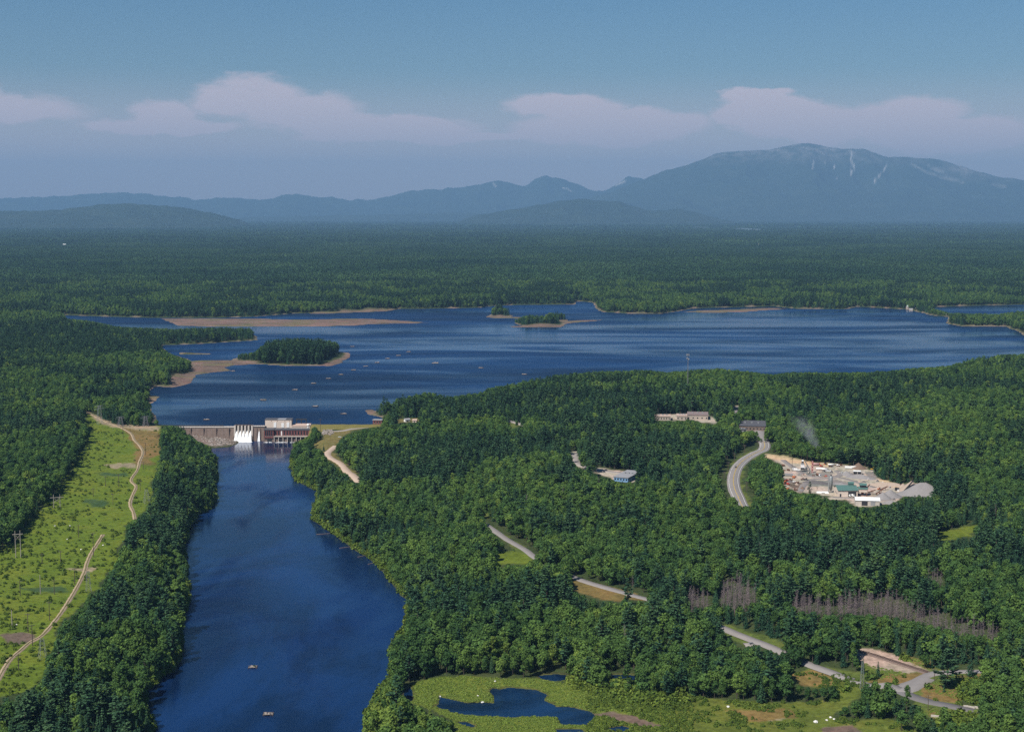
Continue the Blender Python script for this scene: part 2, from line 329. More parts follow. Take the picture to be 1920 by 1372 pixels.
def mat(name, col, rough=0.8, var=0.25, scale=0.6, metal=0.0, spec=0.3, bump=0.0):
    """plain surface whose colour wavers a little, with fine relief"""
    if name in MATS: return MATS[name]
    m = bpy.data.materials.new(name); m.use_nodes = True
    N = Nodes(m.node_tree)
    tcn = N.n('ShaderNodeTexCoord')
    f = N.noise(scale, 5, 0.65, tcn.outputs['Object'])
    g = N.noise(scale * 7, 3, 0.6, tcn.outputs['Object'])
    k = N.m('MULTIPLY_ADD', N.m('ADD', f, N.m('MULTIPLY', g, 0.5)), var * 2.2, 1 - var * 1.65)
    c = N.n('ShaderNodeVectorMath', dict(operation='SCALE'), i0=col, Scale=k).outputs[0]
    b = N.n('ShaderNodeBsdfPrincipled', Base_Color=c, Roughness=rough, Metallic=metal)
    b.inputs['Specular IOR Level'].default_value = spec
    if bump:
        bp = N.n('ShaderNodeBump', Strength=0.6, Distance=bump, Height=g)
        N.t.links.new(bp.outputs[0], b.inputs['Normal'])
    N.t.links.new(b.outputs[0], N.n('ShaderNodeOutputMaterial').inputs[0])
    MATS[name] = m
    return m

# ------------------------------------------------------------------ rasters of what the photograph shows where
RW, RH, RO = 1960, 1450, 20          # raster covers photo pixels -20 .. 1940 and 0 .. 1450
def raster(poly, img, val):
    p = np.array(poly, float)
    x0, x1 = int(max(p[:, 0].min() + RO - 1, 0)), int(min(p[:, 0].max() + RO + 2, RW))
    y0, y1 = int(max(p[:, 1].min() - 1, 0)), int(min(p[:, 1].max() + 2, RH))
    if x1 <= x0 or y1 <= y0: return
    gx, gy = np.meshgrid(np.arange(x0, x1) - RO + 0.5, np.arange(y0, y1) + 0.5)
    r = in_poly(gx, gy, p)
    img[y0:y1, x0:x1][r] = val
def ribbon_px(line, half, img, val):
    for (a, b) in zip(line[:-1], line[1:]):
        a = np.array(a[:2], float); b = np.array(b[:2], float)
        n = max(2, int(np.hypot(*(b - a)) / 2))
        for t in np.linspace(0, 1, n):
            q = a + (b - a) * t
            x, y = int(q[0] + RO), int(q[1])
            img[max(y - half, 0):y + half + 1, max(x - half, 0):x + half + 1] = val
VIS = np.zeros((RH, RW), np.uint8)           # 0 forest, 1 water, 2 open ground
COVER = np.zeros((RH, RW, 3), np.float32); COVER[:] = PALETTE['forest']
raster(VIS_LAKE, VIS, 1); raster(VIS_INLET, VIS, 1); raster(RIVER, VIS, 1)
for p in VIS_TREES_ON_WATER: raster(p, VIS, 0)
for p in SHOALS[:1]: raster(p, VIS, 2)
raster(SHOALS[1], VIS, 2)
raster(VIS_TREES_ON_WATER[3], VIS, 0)
for poly, c in ((CORRIDOR, 'corridor'), (YARD, 'gravel'), (ROADCUT, 'verge'), (FIELD, 'field'), (MARSH, 'marsh'), (JUNCTION, 'verge')):
    raster(poly, VIS, 2); raster(poly, COVER, PALETTE[c])
for poly, c in CLEARINGS:
    raster(poly, VIS, 2); raster(poly, COVER, PALETTE[c])
for poly, c in BARE: raster(poly, COVER, PALETTE[c])
for poly in SLOUGHS[1:3]: raster(poly, VIS, 2); raster(poly, COVER, PALETTE['marsh'])
# soft dam apron and dam front: nothing grows there
raster([(357, 794), (582, 784), (585, 812), (556, 826), (450, 826), (357, 812)], VIS, 2)
raster([(582, 790), (700, 790), (700, 800), (640, 815), (604, 812), (590, 798)], VIS, 2)
raster([(700, 780), (720, 781), (718, 798), (700, 800)], VIS, 2)
def blur(a, n):
    for _ in range(n):
        a = (a + np.roll(a, 1, 0) + np.roll(a, -1, 0)) / 3
        a = (a + np.roll(a, 1, 1) + np.roll(a, -1, 1)) / 3
    return a
COVER = blur(COVER, 1)
def look(img, u, v):
    return img[np.clip(np.nan_to_num(v), 0, RH - 1).astype(int), np.clip(np.nan_to_num(u) + RO, 0, RW - 1).astype(int)]

# ------------------------------------------------------------------ terrain: one sheet laid out in rays from the viewpoint, finer near by
vr = np.concatenate([np.arange(1640, 460, -1.5), np.arange(460, 411, -1.0)])
ROWD = CAM_H / np.tan(PITCH + np.arctan((vr - CV) / FPX))
ROWD = np.minimum(ROWD, 44500 - np.arange(len(ROWD))[::-1] * 30.0)
NCOL = 780
TH = np.radians(np.linspace(-30, 30, NCOL))
TANTH = np.tan(TH)
GX = ROWD[:, None] * TANTH[None, :]
GY = np.repeat(ROWD[:, None], NCOL, 1)
NROW = len(ROWD)
cx, cy_, cz = [], [], []
for (u, v, z) in CTRL:
    x, y = unproject(u, v, z); cx.append(float(x)); cy_.append(float(y)); cz.append(z)
cx, cy_, cz = map(np.array, (cx, cy_, cz))
ca, cl = np.arctan2(cx, cy_) * 2.2, np.log(cy_)
ga, gl = np.arctan2(GX, GY) * 2.2, np.log(GY)
num = np.zeros(GX.shape); den = np.zeros(GX.shape)
for a, l, z in zip(ca, cl, cz):
    w = 1 / ((ga - a) ** 2 + (gl - l) ** 2 + 0.002) ** 1.6
    num += w * z; den += w
LAND = num / den
amp = np.clip((GY - 3500) / 6000, 0, 1)
LAND = LAND + (fbm(GX / 60, GY / 60, 3, 3) - .5) * 2.2 + amp * (fbm(GX / 1400, GY / 1400, 4, 9) - .5) * 46 + np.clip((GY - 9000) / 12000, 0, 1) * (fbm(GX / 3600, GY / 2600, 3, 19) - .42) * 120 * np.clip((30000 - GY) / 6000, 0, 1)
RIVER_W, LAKE_W, INLET_W, POND_W = world_poly(RIVER, RIVER_Z), world_poly(LAKE, LAKE_Z), world_poly(INLET, LAKE_Z), world_poly(POND, POND_Z)
ISLAND_W = [world_poly(p, LAKE_Z) for p in ISLANDS]
SHOAL_W = [world_poly(p, LAKE_Z) for p in SHOALS]
SLOUGH_W = [world_poly(p, POND_Z) for p in SLOUGHS]
fx, fy = GX.ravel(), GY.ravel()
wob_x = (fbm(fx / 22, fy / 22, 3, 21) - .5) * 9; wob_y = (fbm(fx / 22, fy / 22, 3, 31) - .5) * 9
nearm = fy < 6000
def grid_sdf(poly, reach, wob=1.0):
    out = np.full(fx.shape, float(reach))
    out[nearm] = sdf(fx[nearm] + wob_x[nearm] * wob, fy[nearm] + wob_y[nearm] * wob, poly, reach)
    return out.reshape(GX.shape)
S_RIVER = grid_sdf(RIVER_W, 60, 0.5)
S_LAKE = grid_sdf(LAKE_W, 80)
S_INLET = grid_sdf(INLET_W, 60)
S_POND = grid_sdf(POND_W, 30, 0.6)
DAM_Y = float(unproject(470, 799, 13.5)[1])
DX0, DX1 = float(unproject(296, 799, 13)[0]), float(unproject(712, 799, 13)[0])
below_dam = (GY < DAM_Y + 4) & (GX > DX0) & (GX < DX1)
Z = LAND.copy()
rn = fbm(GX / 7, GY / 7, 3, 5)
lake_side = (GY > DAM_Y - 60) & ~below_dam
sl = np.minimum(S_LAKE, S_INLET)
near_l = (sl < 70) & lake_side
Z = np.where(near_l & (sl > 0), np.maximum(Z, LAKE_Z + 1.2), Z)
bank = lambda d: 0.1 + 0.07 * np.minimum(d, 7) + 0.22 * np.maximum(d - 7, 0)
Z = np.where(lake_side & (sl > 0) & (sl < 70), np.minimum(Z, LAKE_Z + bank(sl) + (rn - .5) * .4), Z)
Z = np.where(lake_side & (sl <= 0), LAKE_Z + np.maximum(sl * .25, -3.5), Z)
SHORE = np.clip(1 - np.abs(sl - 1.5) / 5.5, 0, 1) * (lake_side & (sl > -6))
for p in ISLAND_W:
    s = grid_sdf(p, 40)
    Z = np.where(s < 0, np.maximum(Z, LAKE_Z + 0.15 + np.minimum(-s * .09, 3.2)), Z)
    SHORE = np.maximum(SHORE, np.clip(1 - np.abs(s + 3) / 7, 0, 1))
SHOALM = np.zeros(GX.shape)
lump = (fbm(GX / 55, GY / 26, 3, 23) - .5) * 1.3
for q_, p in enumerate(SHOAL_W):
    s = grid_sdf(p, 30, 0.7)
    if q_ == 1: s = s + np.clip(-lump, 0, 1) * 14 + 2
    Z = np.where(s < 3, np.maximum(Z, LAKE_Z + 0.05 - s * .05 * (s > 0) + np.clip(-s * .05, 0, .7) + (rn - .5) * .25 - .1), Z)
    SHOALM = np.maximum(SHOALM, np.clip(.6 - s / 6, 0, 1))
Z = np.where((S_RIVER > 0) & (S_RIVER < 60), np.minimum(Z, RIVER_Z + 0.15 + 0.42 * S_RIVER + (rn - .5) * .8), Z)
Z = np.where(S_RIVER <= 0, np.maximum(S_RIVER * .3, -3.0), Z)
wet_pond = S_POND.copy()
for p in SLOUGH_W: wet_pond = np.minimum(wet_pond, grid_sdf(p, 30, 0.15))
near_p = (wet_pond < 28) & (S_RIVER > 7)
Z = np.where(near_p & (wet_pond > 0), np.minimum(np.maximum(Z, POND_Z + .35), POND_Z + .3 + wet_pond * .12), Z)
Z = np.where((wet_pond <= 0) & (S_RIVER > 7), POND_Z + np.maximum(wet_pond * .3, -1.2), Z)
apron = (GY > DAM_Y - 75) & (GY < DAM_Y + 2) & (GX > float(unproject(338, 815, 3)[0])) & (GX < float(unproject(452, 815, 3)[0])) & (S_RIVER > 0)
Z = np.where(apron, np.minimum(Z, .6 + .11 * S_RIVER + (rn - .5) * 1.5), Z)
GZ = Z
WETK = (S_RIVER < 1.5) | (sl < 2) & lake_side & (SHOALM < .01) | (wet_pond < .8)
def cellcoord(x, y):
    r = np.interp(y, ROWD, np.arange(NROW)); c = np.interp(x / np.maximum(y, 1), TANTH, np.arange(NCOL))
    return r, c
def sample(img, x, y):
    r, c = cellcoord(np.asarray(x, float), np.asarray(y, float))
    i = np.clip(r.astype(int), 0, NROW - 2); j = np.clip(c.astype(int), 0, NCOL - 2)
    f, g = r - i, c - j
    return (img[i, j] * (1 - f) * (1 - g) + img[i + 1, j] * f * (1 - g) + img[i, j + 1] * (1 - f) * g + img[i + 1, j + 1] * f * g)
def ground_z(x, y): return sample(GZ, x, y)
def at(u, v, it=25):
    """the point of the ground that photo pixel u, v shows"""
    z = 14.0
    for _ in range(it):
        x, y = unproject(u, v, z)
        z = 0.5 * z + 0.5 * float(ground_z(x, y))
    x, y = unproject(u, v, z)
    return Vector((float(x), float(y), float(ground_z(x, y))))
def facing(p): return -math.atan2(p[0], p[1])

def sheet_from_cells(mask, zz, name, m, step=1):
    idx = -np.ones(GX.shape, int)
    cells = np.argwhere(mask[:-1, :-1] | mask[1:, :-1] | mask[:-1, 1:] | mask[1:, 1:])
    r, c = cells[:, 0], cells[:, 1]
    quad = np.stack([r * NCOL + c, r * NCOL + c + 1, (r + 1) * NCOL + c + 1, (r + 1) * NCOL + c], 1)
    used, inv = np.unique(quad.ravel(), return_inverse=True)
    v = np.stack([fx[used], fy[used], np.full(len(used), zz) if np.isscalar(zz) else zz.ravel()[used]], 1)
    return fast_mesh(name, v, inv.reshape(-1, 4), m, True)

# ground material: vertex colour says what covers the ground, noise breaks it up
def ground_material():
    m = bpy.data.materials.new('ground_cover'); m.use_nodes = True
    N = Nodes(m.node_tree)
    tcn = N.n('ShaderNodeTexCoord'); P = tcn.outputs['Object']
    col = N.n('ShaderNodeVertexColor', dict(layer_name='cover')).outputs[0]
    n1 = N.noise(0.045, 5, 0.6, P); n2 = N.noise(0.35, 4, 0.65, P); n3 = N.noise(0.010, 3, 0.5, P)
    tint = N.ramp(n1, [(0.25, (.62, .70, .62)), (0.45, (.95, 1.0, .9)), (0.6, (1.15, 1.06, 1.0)), (0.8, (1.35, 1.12, 1.1))])
    c = N.mix(1.0, col, tint, 'MULTIPLY')
    t2 = N.ramp(n2, [(0.25, .55), (0.5, 1.0), (0.75, 1.4)])
    c = N.mix(1.0, c, t2, 'MULTIPLY')
    b = N.n('ShaderNodeBsdfPrincipled', Base_Color=c, Roughness=0.95)
    b.inputs['Specular IOR Level'].default_value = 0.1
    bp = N.n('ShaderNodeBump', Strength=0.7, Distance=0.9, Height=n2)
    N.t.links.new(bp.outputs[0], b.inputs['Normal'])
    N.t.links.new(b.outputs[0], N.n('ShaderNodeOutputMaterial').inputs[0])
    return m
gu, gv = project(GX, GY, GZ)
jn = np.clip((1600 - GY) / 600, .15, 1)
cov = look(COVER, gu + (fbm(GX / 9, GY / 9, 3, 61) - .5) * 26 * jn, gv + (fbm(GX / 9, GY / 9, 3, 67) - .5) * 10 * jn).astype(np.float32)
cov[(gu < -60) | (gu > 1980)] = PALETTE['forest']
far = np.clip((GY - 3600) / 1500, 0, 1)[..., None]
cov = cov * (1 - far) + (np.array([.036, .056, .022], np.float32) * (1 - .5 * np.clip((GY - 14000) / 4000, 0, 1))[..., None]) * far  # far ground darkened: self-shading of distant forest painted into its colour
sh = (SHORE * np.clip(1.3 - fbm(GX / 30, GY / 30, 2, 8), 0, 1))[..., None]
cov = cov * (1 - sh) + np.array(PALETTE['shore'], np.float32) * sh
sm = (SHOALM * (lake_side))[..., None]
shc = np.array(PALETTE['shoal'], np.float32) * (0.75 + 0.7 * fbm(GX / 40, GY / 12, 3, 14))[..., None]
grassy = np.clip((fbm(GX / 45, GY / 25, 3, 17) - .56) * 6, 0, .6)[..., None]
shc = shc * (1 - grassy) + np.array([.12, .12, .05], np.float32) * grassy
cov = cov * (1 - sm) + shc * sm
rv = np.clip(1 - S_RIVER / 5, 0, 1)[..., None] * (S_RIVER > -2)[..., None]
cov = cov * (1 - rv * .7) + np.array([.045, .050, .025], np.float32) * rv * .7
pd = np.clip(1 - np.abs(wet_pond - .3) / 1.2, 0, 1)[..., None]
cov = cov * (1 - pd * .75) + np.array([.055, .040, .025], np.float32) * pd * .75
ii = np.arange(NROW * NCOL).reshape(NROW, NCOL)
quads = np.stack([ii[:-1, :-1], ii[:-1, 1:], ii[1:, 1:], ii[1:, :-1]], -1).reshape(-1, 4)
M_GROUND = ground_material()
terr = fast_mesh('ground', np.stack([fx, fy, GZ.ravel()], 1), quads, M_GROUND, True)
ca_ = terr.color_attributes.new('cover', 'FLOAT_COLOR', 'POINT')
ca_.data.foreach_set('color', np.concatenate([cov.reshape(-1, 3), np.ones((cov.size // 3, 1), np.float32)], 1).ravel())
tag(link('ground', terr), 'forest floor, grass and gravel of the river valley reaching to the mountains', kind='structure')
M_FLOOR = mat('forest_floor', (.036, .052, .022), .95, .4, .01)
tag(link('terrain', new_mesh('terrain', [(-29000, -2400, -5), (29000, -2400, -5), (29000, 45600, -5), (-29000, 45600, -5)], [(0, 1, 2, 3)], M_FLOOR)),
    'level land under and beyond the valley', kind='structure')

# ------------------------------------------------------------------ water
def water_material(name, deep, wave, streak, rough_lo, rough_hi, stretch=(1, 1, 1), angle=0.0):
    m = bpy.data.materials.new(name); m.use_nodes = True
    N = Nodes(m.node_tree)
    tcn = N.n('ShaderNodeTexCoord')
    P = tcn.outputs['Object']
    mp = N.n('ShaderNodeMapping', Vector=P, Scale=stretch, Rotation=(0, 0, angle)).outputs[0]
    wisp = N.noise(streak, 4, 0.55, mp, 1.4)
    broad = N.noise(streak * 0.28, 3, 0.5, mp, 0.8)
    gust = N.m('ADD', N.m('MULTIPLY', wisp, 0.55), N.m('MULTIPLY', broad, 0.65))
    g = N.n('ShaderNodeMapRange', dict(interpolation_type='SMOOTHSTEP'), i0=gust, i1=0.50, i2=0.70, i3=0.0, i4=1.0).outputs[0]
    rough = N.m('MULTIPLY_ADD', g, rough_hi - rough_lo, rough_lo)
    h = N.m('ADD', N.noise(wave, 3, 0.6, P), N.m('MULTIPLY', N.noise(wave * .23, 2, 0.5, P), 1.5))
    bp = N.n('ShaderNodeBump', Distance=0.25, Height=h, Strength=N.m('MULTIPLY_ADD', g, 0.75, 0.06))
    painted_lanes = N.n('ShaderNodeMapRange', dict(interpolation_type='SMOOTHSTEP'), i0=N.noise(streak * .6, 5, .62, mp, 2.2), i1=.36, i2=.66, i3=.62, i4=1.5).outputs[0]  # lighter and darker wind-lane reflections painted into the base colour
    dc = N.n('ShaderNodeVectorMath', dict(operation='SCALE'), i0=deep, Scale=painted_lanes).outputs[0]
    b = N.n('ShaderNodeBsdfPrincipled', Base_Color=dc, Roughness=rough, IOR=1.33, Normal=bp.outputs[0])
    b.inputs['Specular IOR Level'].default_value = 0.36
    N.t.links.new(b.outputs[0], N.n('ShaderNodeOutputMaterial').inputs[0])
    return m
M_LAKE = water_material('lake_water', (.004, .022, .070), .16, .0038, .16, .6, (.5, 1.5, 1), math.radians(-4))
M_RIVER = water_material('river_water', (.003, .016, .060), .35, .011, .13, .5, (1.2, .55, 1), math.radians(8))
M_POND = water_material('pond_water', (.004, .018, .050), .8, .02, .02, .2)
tag(link('lake', sheet_from_cells((sl < 14) & (lake_side | (GY > DAM_Y + 3)) & (GY > DAM_Y + 1.0), LAKE_Z, 'lake', M_LAKE)), 'wide blue lake held back by the dam', kind='structure')
tag(link('river', sheet_from_cells(S_RIVER < 8, RIVER_Z, 'river', M_RIVER)), 'deep blue river running from the dam towards the viewer', kind='structure')
tag(link('pond', sheet_from_cells(wet_pond < 2.5, POND_Z, 'pond', M_POND)), 'dark blue pond and sloughs in the green marsh', kind='structure')
# ------------------------------------------------------------------ mountains and hills
def mountain_material(name, bare):
    m = bpy.data.materials.new(name); m.use_nodes = True
    N = Nodes(m.node_tree)
    P = N.n('ShaderNodeTexCoord').outputs['Object']
    n1 = N.noise(0.0016, 6, 0.6, P); n2 = N.noise(0.006, 4, 0.65, P)
    c = N.ramp(N.m('ADD', N.m('MULTIPLY', n1, .6), N.m('MULTIPLY', n2, .4)), [(.3, (.016, .031, .017)), (.5, (.025, .043, .022)), (.7, (.042, .058, .029))])
    if bare:
        col = N.n('ShaderNodeVertexColor', dict(layer_name='cover')).outputs[0]
        s = N.n('ShaderNodeSeparateColor', Color=col).outputs
        n3 = N.noise(0.004, 6, 0.7, P)
        f = N.m('MULTIPLY', s[0], N.n('ShaderNodeMapRange', i0=n3, i1=.42, i2=.62, i3=.15, i4=1.0).outputs[0], clamp=True)
        c = N.mix(f, c, (.26, .24, .23))
        c = N.mix(s[1], c, (.75, .70, .66))
    b = N.n('ShaderNodeBsdfPrincipled', Base_Color=c, Roughness=0.95)
    b.inputs['Specular IOR Level'].default_value = 0.05
    bp = N.n('ShaderNodeBump', Strength=1.0, Distance=60.0, Height=N.m('ADD', N.m('MULTIPLY', N.noise(0.0022, 5, 0.65, P), 2.2), N.m('MULTIPLY', N.noise(0.012, 4, 0.65, P), .35)))
    N.t.links.new(bp.outputs[0], b.inputs['Normal'])
    N.t.links.new(b.outputs[0], N.n('ShaderNodeOutputMaterial').inputs[0])
    return m
def range_mesh(name, sky_line, dist, front, back, rough, mt, label, bare=False, slides=()):
    pts = np.array(sky_line, float)
    us = np.arange(pts[0, 0], pts[-1, 0] + 1, 2.5)
    vs = np.interp(us, pts[:, 0], pts[:, 1])
    vs = np.convolve(np.pad(vs, 3, 'edge'), np.ones(7) / 7, 'valid') * .5 + vs * .5
    vs = vs - (fbm(us / 14, us * 0 + dist, 4, 2) - .5) * rough
    # crest point on the ray at the given distance
    b = (CV - vs) / FPX; a = (us - CU) / FPX
    dy = CP + b * SP; dz = -SP + b * CP
    Xc = a * dist / dy; Zc = CAM_H + dz * dist / dy
    base = 25.0
    Hc = np.maximum(Zc - base, 0)
    t = np.concatenate([np.linspace(-1, 0, 60), np.linspace(0, 1, 14)[1:]])
    T, I = np.meshgrid(t, np.arange(len(us)), indexing='ij')
    Y = dist + np.where(T < 0, T * front, T * back)
    X = Xc[I] * (Y / dist) ** 0.6
    prof = np.where(T < 0, (1 + T) ** 1.55 * .8 + .2 * (1 + T), (1 - T) ** 1.3)
    ridge = np.abs(fbm(X / (front * .22), Y / (front * .55), 4, 6) - .5) * 2
    env = np.clip(-T * (1 + T) * 4, 0, 1)
    crest_fade = np.clip(np.abs(T) * 14, 0, 1)
    Zm = base - 12 + (Hc[I] + 12) * prof * (1 - .85 * env * ridge * crest_fade)
    edge = np.clip(np.minimum(I, len(us) - 1 - I) / 20, 0, 1)
    Zm = (base - 14) + (Zm - base + 14) * edge
    n, k = T.shape
    ii = np.arange(n * k).reshape(n, k)
    q = np.stack([ii[:-1, :-1], ii[:-1, 1:], ii[1:, 1:], ii[1:, :-1]], -1).reshape(-1, 4)
    me = fast_mesh(name, np.stack([X.ravel(), Y.ravel(), Zm.ravel()], 1), q, mt, True)
    if bare:
        pu, pv = project(X, Y, Zm)
        hfrac = np.clip((Zm - 0.70 * Hc.max()) / (.25 * Hc.max()), 0, 1)
        right = np.clip((X - np.interp(1730, us, Xc)) / 900, 0, 1) * np.clip((Zm - .5 * Hc.max()) / (.2 * Hc.max()), 0, 1)
        r = np.clip(np.maximum(hfrac * .8, right * .9), 0, 1) * (name == 'mountain')
        g = np.zeros(T.shape)
        for line, w in slides:
            L = np.array(line, float)
            d = np.full(T.shape, 1e9)
            for p0, p1 in zip(L[:-1], L[1:]):
                e = p1 - p0; tt = np.clip(((pu - p0[0]) * e[0] + (pv - p0[1]) * e[1]) / (e @ e), 0, 1)
                d = np.minimum(d, np.hypot(pu - p0[0] - tt * e[0], pv - p0[1] - tt * e[1]))
            g = np.maximum(g, np.clip(1.4 - d / (w * .75), 0, 1) * (.55 if w < 2.5 else .2) * (.55 + .9 * fbm(pu / 6, pv / 3, 3, 4)))
        g[T > 0] = 0
        at_ = me.color_attributes.new('cover', 'FLOAT_COLOR', 'POINT')
        at_.data.foreach_set('color', np.stack([r, g, g * 0, g * 0 + 1], -1).astype(np.float32).ravel())
    tag(link(name, me), label, kind='structure')
M_HILL = mountain_material('hill_forest', False)
M_MOUNT = mountain_material('mountain_rock', True)
range_mesh('hills', [(-700, 384), (-400, 378), (-150, 376), (0, 372), (60, 370), (140, 366), (200, 361), (270, 364), (330, 369), (365, 375), (400, 372), (450, 371), (480, 374), (510, 374), (530, 367), (550, 363), (575, 366),
            (600, 371), (620, 369), (640, 374), (700, 375), (720, 372), (760, 360), (790, 356), (830, 354), (870, 351), (900, 347), (920, 341), (940, 340), (965, 346), (985, 349), (1005, 336), (1025, 331), (1045, 333), (1080, 344),
            (1105, 356), (1135, 357), (1150, 348), (1180, 330), (1205, 336), (1260, 360), (1330, 395)], 37500, 5200, 2500, 6, M_MOUNT, 'long chain of hazy blue hills with small pale slides on the horizon', True,
           [([(925, 343), (930, 350)], 1.6), ([(1155, 347), (1172, 340)], 2.0), ([(1063, 353), (1072, 360)], 1.2), ([(1055, 352), (1060, 354)], 1.2)])
range_mesh('mountain', [(1020, 398), (1100, 372), (1150, 358), (1205, 337), (1240, 322), (1280, 311), (1310, 302), (1340, 289), (1370, 284), (1440, 281), (1465, 276), (1490, 270), (1520, 268), (1545, 275), (1580, 280), (1615, 279), (1640, 287),
            (1660, 294), (1700, 295), (1750, 298), (1790, 308), (1830, 321), (1880, 333), (1920, 338), (2000, 345), (2150, 362), (2300, 375), (2500, 392)], 32000, 5600, 3000, 3.5, M_MOUNT,
           'massive flat-shouldered blue mountain with pale rock slides below its summit', True,
           [([(1594, 281), (1597, 290), (1594, 300), (1599, 308), (1595, 316), (1596, 330)], 1.5), ([(1599, 308), (1604, 314), (1597, 322)], 1.2), ([(1664, 309), (1655, 322), (1646, 333), (1634, 346)], 1.3), ([(1526, 302), (1523, 318)], 1.3),
            ([(1562, 308), (1567, 318)], 1.2), ([(1547, 306), (1556, 312)], 1.0), ([(1568, 332), (1569, 338)], .9), ([(1710, 308), (1735, 322), (1760, 330), (1806, 342)], 3.0), ([(1740, 312), (1775, 328)], 3.0), ([(1860, 345), (1885, 350)], 3.0)])
range_mesh('hills', [(250, 423), (440, 409), (560, 405), (700, 403), (850, 399), (950, 403), (1100, 410), (1340, 413), (1500, 410), (1700, 413), (1920, 408), (2100, 404), (2400, 420)], 29500, 2400, 1500, 4, M_HILL,
           'low blue foothills at the foot of the mountain')
range_mesh('hill', [(820, 424), (900, 402), (960, 392), (1010, 385), (1050, 376), (1085, 373), (1120, 376), (1160, 378), (1190, 386), (1215, 396), (1240, 394), (1270, 391), (1300, 397), (1330, 406), (1380, 418), (1440, 424)], 22500, 3000, 2400, 4.5, M_HILL,
           'low dark blue hill in front of the mountain')
range_mesh('hill', [(-420, 408), (-100, 400), (0, 397), (60, 395), (110, 394), (160, 388), (200, 383), (240, 382), (300, 385), (350, 390), (400, 400), (440, 410), (500, 424)], 19000, 3600, 2600, 5.0, M_HILL,
           'long wooded hill rising behind the forest on the left')
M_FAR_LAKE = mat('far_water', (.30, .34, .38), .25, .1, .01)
for k, (u0, u1, v) in enumerate([(536, 624, 417.0), (780, 822, 416.6), (690, 716, 416.2), (1375, 1412, 431.0), (1395, 1432, 432.5), (1300, 1330, 428.0)]):
    p = [unproject(u, vv, 38.0) for u, vv in ((u0, v + .8), (u1, v + 1.0), (u1 - 8, v - .5), (u0 + 10, v - .6))]
    tag(link('lake', new_mesh('far_lake', [(float(a), float(b), 52.0) for a, b in p], [(0, 1, 2, 3)], M_FAR_LAKE)), 'thin pale strip of distant water among the far forest', kind='structure')

# ------------------------------------------------------------------ trees
def leaf_material(name, ramp_stops, transl=0.32, mapscale=.012, own=.60, stand_w=1.15, gain=1.25):
    m = bpy.data.materials.new(name); m.use_nodes = True
    N = Nodes(m.node_tree)
    oi = N.n('ShaderNodeObjectInfo')
    stand = N.noise(mapscale, 3, 0.55, oi.outputs['Location'])
    f = N.m('ADD', N.m('MULTIPLY', oi.outputs['Random'], own), N.m('MULTIPLY', N.m('SUBTRACT', stand, 0.31 if own > .5 else .36), stand_w), clamp=True)
    c = N.ramp(f, [(q, (a * .90, b, c_ * 1.22)) for q, (a, b, c_) in ramp_stops])
    tint = N.n('ShaderNodeAttribute', dict(attribute_name='tint')).outputs['Fac']
    c = N.n('ShaderNodeVectorMath', dict(operation='SCALE'), i0=c, Scale=N.m('MULTIPLY_ADD', tint, 0.9 * gain, 0.58 * gain)).outputs[0]
    d = N.n('ShaderNodeBsdfDiffuse', Color=c)
    t = N.n('ShaderNodeBsdfTranslucent', Color=c)
    mx = N.n('ShaderNodeMixShader', i0=transl, i1=d.outputs[0], i2=t.outputs[0])
    N.t.links.new(mx.outputs[0], N.n('ShaderNodeOutputMaterial').inputs[0])
    return m
M_LEAF = leaf_material('broad_leaves', [(0, (.034, .066, .020)), (.3, (.055, .100, .025)), (.55, (.080, .130, .028)), (.8, (.112, .165, .031)), (1, (.175, .210, .034))])
M_PINE = leaf_material('pine_needles', [(0, (.022, .050, .023)), (.5, (.038, .074, .030)), (1, (.064, .104, .036))], .1)
M_SPRUCE = leaf_material('spruce_needles', [(0, (.016, .038, .018)), (.5, (.026, .055, .023)), (1, (.042, .075, .027))], .1)
M_SHRUB = leaf_material('shrub_leaves', [(0, (.062, .095, .018)), (.5, (.108, .142, .022)), (1, (.160, .185, .028))])
M_REED = leaf_material('reed_leaves', [(0, (.135, .175, .028)), (.5, (.165, .205, .032)), (1, (.20, .225, .045))])
M_BARK = mat('bark', (.075, .060, .048), .95, .3, 2)
M_DEAD = mat('dead_wood', (.175, .138, .137), .95, .3, .8)

def quads_mesh(name, centers, normals, sizes, mt, aspect=1.0, along=None, tint=None, extra=None):
    """leaf clumps: one small ragged quad each"""
    n = len(centers)
    if along is None:
        r = RNG.normal(size=(n, 3))
        ax = np.cross(normals, r)
    else: ax = along - normals * (along * normals).sum(1, keepdims=True)
    ax /= np.linalg.norm(ax, axis=1, keepdims=True) + 1e-9
    ay = np.cross(normals, ax)
    s = sizes[:, None] * .5
    j = lambda: RNG.uniform(.65, 1.25, (n, 1))
    v = np.stack([centers - ax * s * j() * aspect - ay * s * .5 * j(), centers + ax * s * .4 * j() - ay * s * j(),
                  centers + ax * s * j() * aspect + ay * s * .5 * j(), centers - ax * s * .4 * j() + ay * s * j()], 1)
    return v, (RNG.uniform(0, 1, n) if tint is None else tint)
def tubes(segs, n=5):
    vs, fs = [], []
    for (p0, p1, r0, r1) in segs:
        p0, p1 = Vector(p0), Vector(p1)
        d = (p1 - p0).normalized()
        a = d.orthogonal().normalized(); b = d.cross(a)
        k = len(vs)
        for i in range(n):
            w = 2 * math.pi * i / n
            vs.append(p0 + (a * math.cos(w) + b * math.sin(w)) * r0)
        for i in range(n):
            w = 2 * math.pi * i / n
            vs.append(p1 + (a * math.cos(w) + b * math.sin(w)) * r1)
        for i in range(n):
            fs.append((k + i, k + (i + 1) % n, k + n + (i + 1) % n, k + n + i))
    return [tuple(v) for v in vs], fs
